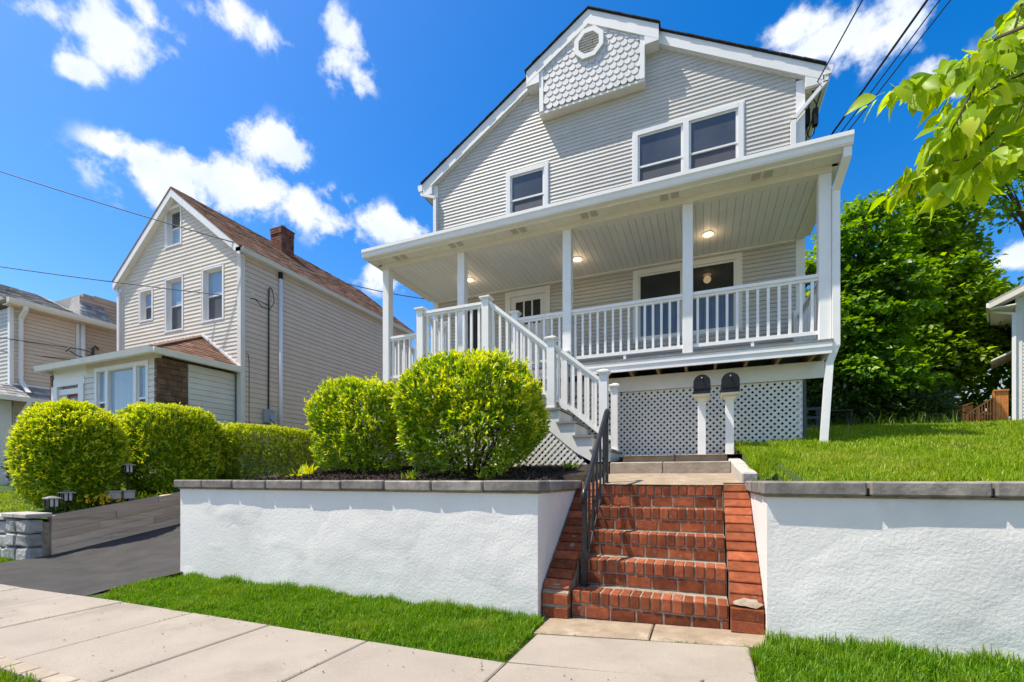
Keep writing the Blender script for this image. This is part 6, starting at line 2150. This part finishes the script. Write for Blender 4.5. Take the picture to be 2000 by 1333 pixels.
# fringe over the lawn side of the coping
p = patch(2600, 0.66, 3.0, 3.80, 3.90)
grass('lawn_grass', p, np.full(len(p), 1.10), rng.uniform(.03, .08, len(p)), rng.uniform(.005, .009, len(p)), 'lawn_blade')
p = patch(1800, 0.45, 0.80, 4.96, 5.9)
grass('lawn_grass', p, lz(p) - 0.02, rng.uniform(.05, .12, len(p)), rng.uniform(.005, .010, len(p)), 'lawn_blade', lean=0.6)
dn = thing('dandelion', (0.62, 5.05, 1.3), 'single yellow dandelion flower in the lawn beside the stone kerb', 'flower')
MB().tube([(0.62, 5.05, 1.28), (0.62, 5.05, 1.37)], 0.004, 5).build('stem', 'leaf_hedge', dn)
MB().tube([(0.62, 5.05, 1.368), (0.62, 5.05, 1.382)], [0.012, 0.022], 10).build('flower_head', 'flower_yellow', dn)

# ------------------------------------------------------------------ trees at the back of the lawn
def tree(name, base, lobes, n, leaf, label, lsize=0.17, trunk_r=0.16, seed=1, group=None, limb=True, clump=0.55, dens=None):
    """lobes: (x, y, z, rx, ry, rz) ellipsoids that carry clumps of leaves"""
    t = thing(name, base, label, 'tree', group)
    rr_ = np.random.default_rng(seed)
    cl = []
    vol = np.array([l[3] * l[4] + l[4] * l[5] + l[3] * l[5] for l in lobes])
    for l, v in zip(lobes, vol):
        k = int((dens or 26) * v / 2.0)
        d = unit(rr_.normal(size=(k, 3)))
        f = rr_.uniform(0.45, 1.02, k) ** 0.6
        cl.append(np.array(l[:3]) + d * np.array(l[3:]) * f[:, None])
    cl = np.concatenate(cl)
    m = max(10, n // len(cl))
    r = clump * rr_.uniform(0.55, 1.2, len(cl))
    d = unit(rr_.normal(size=(len(cl) * m, 3)) + np.array([0, 0, 0.35]))
    rad = rr_.uniform(0.35, 1.0, len(d)) ** 0.5
    P = np.repeat(cl, m, 0) + d * np.repeat(r, m)[:, None] * rad[:, None] * np.array([1, 1, 0.5])
    A = d * np.array([1, 1, 0.3]) + rr_.normal(0, 0.4, (len(d), 3)) + np.array([0, 0, -0.35])
    Nn = d * 0.5 + np.array([0, 0, 0.9]) + rr_.normal(0, 0.45, (len(d), 3))
    L = lsize * rr_.uniform(0.6, 1.3, len(d)); W = L * rr_.uniform(0.6, 0.9, len(d))
    V, F = leaf_quads(P, A, Nn, L, W, fold=0.18)
    npmesh('crown', V, F, leaf, parent=t, kind='stuff')
    b = Vector(base)
    top = max(l[2] + l[5] * 0.5 for l in lobes)
    rr2 = random.Random(seed)
    pts = [b - UP * 0.2]
    cx = sum(l[0] for l in lobes) / len(lobes); cy = sum(l[1] for l in lobes) / len(lobes)
    for i in range(1, 7):
        f = i / 6
        pts.append(Vector((b.x + (cx - b.x) * f + rr2.uniform(-.12, .12), b.y + (cy - b.y) * f + rr2.uniform(-.12, .12), b.z + (top - b.z) * f)))
    mt = MB(); mt.tube(pts, [trunk_r * 1.3] + [trunk_r * (1 - 0.85 * i / 6) for i in range(1, 7)], 9)
    tr_ = mt.build('trunk', 'bark', t, smooth=True)
    if limb:
        for c_ in cl[rr_.permutation(len(cl))[:max(8, len(cl) // 3)]]:
            c_ = Vector(c_)
            f = min(0.95, max(0.12, (c_.z - b.z) / (top - b.z) * 0.75))
            i = int(f * 6); p = pts[i].lerp(pts[min(i + 1, 6)], f * 6 - i)
            mid = p.lerp(c_, 0.5) + Vector((0, 0, 0.12))
            MB().tube([p, mid, c_], [trunk_r * 0.28, trunk_r * 0.16, 0.012], 5).build('limb', 'bark', tr_)
    return t


TG = 'trees at the back of the lawn'
def gl(x, y): return float(lawn_z(x, y))
tree('maple_tree', (4.35, 16.6, gl(4.35, 16.6)), [(4.45, 16.5, 7.9, 0.9, 0.9, 1.55), (4.15, 16.4, 5.6, 1.15, 1.0, 1.5), (4.9, 16.2, 6.1, 0.9, 0.9, 1.5), (4.5, 16.3, 4.2, 1.4, 0.9, 1.0), (3.4, 16.5, 5.3, .7, .8, 1.6)],
     26000, 'leaf_maple', 'dense dark green maple, middle of the trees behind the lawn', seed=3, group=TG, lsize=0.17, clump=0.42, dens=30)
tree('maple_tree', (7.3, 20.0, gl(7.3, 20.0)), [(7.25, 19.8, 9.8, 1.15, 1.1, 1.7), (7.6, 19.8, 7.4, 1.35, 1.1, 1.5), (6.6, 19.6, 7.4, 1.0, 1.0, 1.7), (8.25, 19.9, 6.0, 0.95, .9, 1.4), (7.0, 19.6, 5.2, 1.6, 1.0, 1.2)],
     28000, 'leaf_light', 'lighter green broad tree at the right of the group, nearest the pale house', seed=5, group=TG, lsize=0.18, clump=0.45, dens=30)
tree('maple_tree', (2.5, 17.0, gl(2.5, 17)), [(2.7, 17, 6.4, .9, .9, 1.9), (2.3, 17, 5.0, 1.1, .9, 1.5), (3.0, 16.8, 4.4, .8, .8, 1.1)],
     14000, 'leaf_light', 'bright green tree seen through the right end of the porch', seed=8, group=TG, lsize=0.16, clump=0.5)
tree('slender_tree', (4.3, 20.5, gl(4.3, 20.5)), [(4.35, 20.5, 11.6, .45, .4, .5), (4.5, 20.4, 10.3, .4, .4, .9)],
     500, 'leaf_light', 'thin sparse twigs rising above the porch corner against the sky', seed=9, group=None, lsize=0.16, trunk_r=0.08, clump=0.42, dens=16)
tree('slender_tree', (11.3, 22, gl(11.3, 22)), [(9.7, 20.3, 10.6, 1.1, 1, 1.0), (9.0, 20.2, 11.6, 1.0, .9, .8), (10.4, 20.4, 12.0, .9, .9, .9)],
     2600, 'leaf_maple', 'sparse leafy tree against the sky above the pale house at the right', seed=11, lsize=0.17, trunk_r=0.16, clump=0.5, dens=18)
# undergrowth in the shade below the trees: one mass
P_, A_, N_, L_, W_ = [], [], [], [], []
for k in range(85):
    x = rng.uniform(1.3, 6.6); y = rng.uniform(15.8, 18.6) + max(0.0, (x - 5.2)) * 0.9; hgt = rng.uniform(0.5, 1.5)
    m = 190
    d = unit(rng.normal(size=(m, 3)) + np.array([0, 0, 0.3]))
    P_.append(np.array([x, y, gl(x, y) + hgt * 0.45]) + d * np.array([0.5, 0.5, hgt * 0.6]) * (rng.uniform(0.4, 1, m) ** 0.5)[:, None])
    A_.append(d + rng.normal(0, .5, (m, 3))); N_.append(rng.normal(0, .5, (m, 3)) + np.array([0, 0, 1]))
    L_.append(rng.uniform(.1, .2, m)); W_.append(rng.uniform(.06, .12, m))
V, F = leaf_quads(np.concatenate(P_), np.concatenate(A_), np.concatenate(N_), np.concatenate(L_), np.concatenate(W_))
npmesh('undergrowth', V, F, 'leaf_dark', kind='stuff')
# tall grass and weeds along the wood edge
p = patch(1100, 1.6, 6.0, 14.8, 16.2)
grass('tall_grass', p, lz(p), rng.uniform(.10, .42, len(p)), rng.uniform(.015, .028, len(p)), 'tall_blade', lean=0.6)
# a far wood that closes the view behind the trees
P_, A_, N_, L_, W_ = [], [], [], [], []
for k in range(150):
    x = rng.uniform(0, 14.5); y = rng.uniform(21, 27); z = gl(x, y) + rng.uniform(0.3, 5.2)
    m = 130
    d = unit(rng.normal(size=(m, 3)) + np.array([0, 0, 0.3]))
    P_.append(np.array([x, y, z]) + d * np.array([0.95, 0.9, 0.7]) * (rng.uniform(0.3, 1, m) ** 0.5)[:, None])
    A_.append(d + rng.normal(0, .5, (m, 3))); N_.append(rng.normal(0, .5, (m, 3)) + np.array([0, 0, 1]))
    L_.append(rng.uniform(.2, .36, m)); W_.append(rng.uniform(.14, .24, m))
V, F = leaf_quads(np.concatenate(P_), np.concatenate(A_), np.concatenate(N_), np.concatenate(L_), np.concatenate(W_))
npmesh('far_wood', V, F, 'leaf_maple', kind='stuff')

# ------------------------------------------------------------------ street tree whose branch hangs in at the upper right
st = thing('street_tree', (2.7, 1.35, 0.05), 'leafy branch of a street tree with large bright green leaves at the upper right', 'tree')
trunk = MB()
trunk.tube([(2.7, 1.35, -0.1), (2.68, 1.36, 1.2), (2.62, 1.4, 2.4), (2.5, 1.5, 3.6), (2.4, 1.6, 5.0)], [0.13, 0.10, 0.085, 0.065, 0.03], 12)
trk = trunk.build('trunk', 'bark', st, smooth=True)
TWIGS = [
    [(1.604, 3.113, 3.618), (1.406, 3.093, 3.422), (1.199, 2.879, 3.179), (1.091, 2.899, 3.138), (0.987, 2.916, 3.149), (0.839, 2.727, 3.03)],
    [(1.569, 3.043, 3.167), (1.375, 3.024, 3.118), (1.172, 2.815, 2.922), (1.113, 2.853, 2.834), (1.075, 2.898, 2.775)],
    [(1.64, 3.182, 3.078), (1.413, 3.151, 2.968), (1.179, 2.923, 2.72), (1.02, 2.923, 2.716), (0.911, 2.94, 2.663)],
    [(1.497, 2.905, 2.792), (1.313, 2.887, 2.737), (1.129, 2.691, 2.553), (1.088, 2.735, 2.497)],
    [(1.711, 3.32, 3.566), (1.577, 3.331, 3.394), (1.351, 3.101, 3.096), (1.284, 3.142, 2.968)],
    [(1.676, 3.251, 3.172), (1.569, 3.272, 3.089), (1.382, 3.061, 2.823), (1.371, 3.125, 2.79)],
    [(1.569, 3.043, 3.712), (1.464, 3.061, 3.524), (1.35, 2.889, 3.259), (1.352, 2.954, 3.168)],
    [(1.217, 2.733, 3.133), (1.161, 2.767, 2.972), (1.034, 2.598, 2.729), (1.016, 2.65, 2.684)],
    [(1.533, 2.974, 3.194), (1.458, 3.003, 3.048), (1.33, 2.828, 2.787)],
    [(1.782, 3.458, 3.808), (1.669, 3.481, 3.646), (1.483, 3.262, 3.355), (1.433, 3.313, 3.359)],
    [(1.594, 3.325, 3.314), (1.453, 3.335, 3.129), (1.206, 3.093, 2.881), (1.125, 3.13, 2.851)],
]
cr = MB()
HUB = [Vector((1.95, 1.9, 3.15)), Vector((1.75, 2.0, 2.75))]
MB().tube([(2.55, 1.46, 3.0), (2.2, 1.7, 3.25), HUB[0]], [0.045, 0.032, 0.022], 8).build('branch', 'bark', st, smooth=True)
MB().tube([(2.6, 1.42, 2.5), (2.2, 1.7, 2.75), HUB[1]], [0.04, 0.03, 0.02], 8).build('branch', 'bark', st, smooth=True)
for q in TWIGS:
    pts = [Vector(x) for x in q]
    hb = min(HUB, key=lambda h: (h - pts[0]).length)
    full = [hb] + pts
    MB().tube(full, [0.012] + [0.007 - 0.005 * i / (len(pts) - 1) for i in range(len(pts))], 6).build('twig', 'twig', st, smooth=True)


def big_leaf(seed):
    """ovate leaf with a drawn-out tip, folded along the midrib and drooping; unit length along +Y"""
    rr = random.Random(seed)
    ts = [0.0, 0.12, 0.28, 0.46, 0.64, 0.80, 0.92, 1.0]
    ws = [0.02, 0.20, 0.30, 0.305, 0.235, 0.125, 0.04, 0.0]
    vs, fs = [], []
    bend = rr.uniform(0.12, 0.34); fold = rr.uniform(0.12, 0.4); curl = rr.uniform(-.12, .12)
    for i, (t, w) in enumerate(zip(ts, ws)):
        z = -bend * t * t
        x0 = curl * t * t
        rip = 0.03 * math.sin(i * 2.2 + seed)
        vs += [(x0 - w, t, z + fold * w + rip * w * 2), (x0, t, z), (x0 + w, t, z + fold * w - rip * w * 2)]
    for i in range(len(ts) - 1):
        a = i * 3
        fs += [(a, a + 1, a + 4, a + 3), (a + 1, a + 2, a + 5, a + 4)]
    n = len(vs)
    vs += [(-0.012, -0.28, 0.03), (0.012, -0.28, 0.03), (0.012, 0.0, 0.004), (-0.012, 0.0, 0.004)]
    fs += [(n, n + 1, n + 2, n + 3)]
    return vs, fs


leaf_src = [big_leaf(s) for s in range(7)]
leaf_me = []
for vs, fs in leaf_src:
    m = MB(); m.add(vs, fs)
    me = m.mesh('leaf', 'leaf_big', smooth=True)
    leaf_me.append(me)
rr = random.Random(17)
spots = []
for q in TWIGS:
    pts = [Vector(x) for x in q]
    ln = sum((b - a).length for a, b in zip(pts[:-1], pts[1:]))
    k = int(ln / 0.0092)
    for i in range(k + 1):
        f = i / k * (len(pts) - 1)
        j = min(int(f), len(pts) - 2)
        p = pts[j].lerp(pts[j + 1], f - j)
        spots.append((p, (pts[j + 1] - pts[j]).normalized()))
main_spots = len(spots)
for q in TWIGS:
    p0 = Vector(q[0]); hb = min(HUB, key=lambda h: (h - p0).length)
    for i in range(6):
        spots.append((hb.lerp(p0, (i + .5) / 6), (p0 - hb).normalized()))
for a, c_ in (((2.55, 1.46, 3.0), (1.95, 1.9, 3.15)), ((2.6, 1.42, 2.5), (1.75, 2.0, 2.75))):
    a, c_ = Vector(a), Vector(c_)
    for i in range(70):
        spots.append((a.lerp(c_, rr.uniform(0.2, 1)) + Vector((rr.uniform(-.15, .15), rr.uniform(-.15, .15), rr.uniform(-.1, .2))), (c_ - a).normalized()))
for i in range(1500):
    v = Vector((rr.gauss(0, 1), rr.gauss(0, 1), rr.gauss(0, 1))).normalized() * rr.uniform(0.5, 1) 
    spots.append((Vector((2.95 + v.x * 1.0, 1.15 + v.y * 1.0, 5.0 + v.z * 1.3)), Vector((v.x, v.y, 0.1)).normalized()))
head_ = spots[:main_spots]; rr.shuffle(head_); spots = head_ + spots[main_spots:]
mass_v, mass_f = [], []
for i, (p, d) in enumerate(spots):
    side = d.cross(UP).normalized() * rr.choice((-1, 1))
    ax = (side * rr.uniform(0.2, 0.9) + d * rr.uniform(0.0, 0.7) + Vector((0, 0, rr.uniform(-1.3, -0.1))) + Vector((rr.uniform(-.3, .3), rr.uniform(-.3, .3), rr.uniform(-.1, .3)))).normalized()
    nn = (UP * rr.uniform(0.2, 1.3) + Vector((rr.uniform(-1.0, .7), rr.uniform(-1.0, .6), 0)) + ax * 0.0)
    z = (nn - ax * nn.dot(ax)).normalized()
    x = ax.cross(z).normalized()
    s = rr.choice((0.055, 0.075, 0.095, 0.11, 0.12)) * rr.uniform(0.85, 1.1)
    if rr.random() < 0.06: s *= 1.25
    base = p + (ax * 0.6 + side * 0.5 + Vector((0, 0, rr.uniform(-.4, .5)))) * rr.choice((0.015, 0.035, 0.06, 0.09))
    M = Matrix(((x.x, ax.x, z.x), (x.y, ax.y, z.y), (x.z, ax.z, z.z)))
    if i < 298:
        o = inst('leaf', rr.choice(leaf_me), st, base, rot=M.to_euler(), scale=(s * rr.uniform(.85, 1.1), s, s))
    else:
        vs, fs = rr.choice(leaf_src)
        b0 = len(mass_v)
        mass_v += [tuple(base + M @ Vector(v) * s) for v in vs]
        mass_f += [tuple(b0 + a for a in f) for f in fs]
if mass_f:
    m = MB(); m.v, m.f = mass_v, mass_f
    m.build('foliage', 'leaf_big_mass', st, smooth=True, kind='stuff')
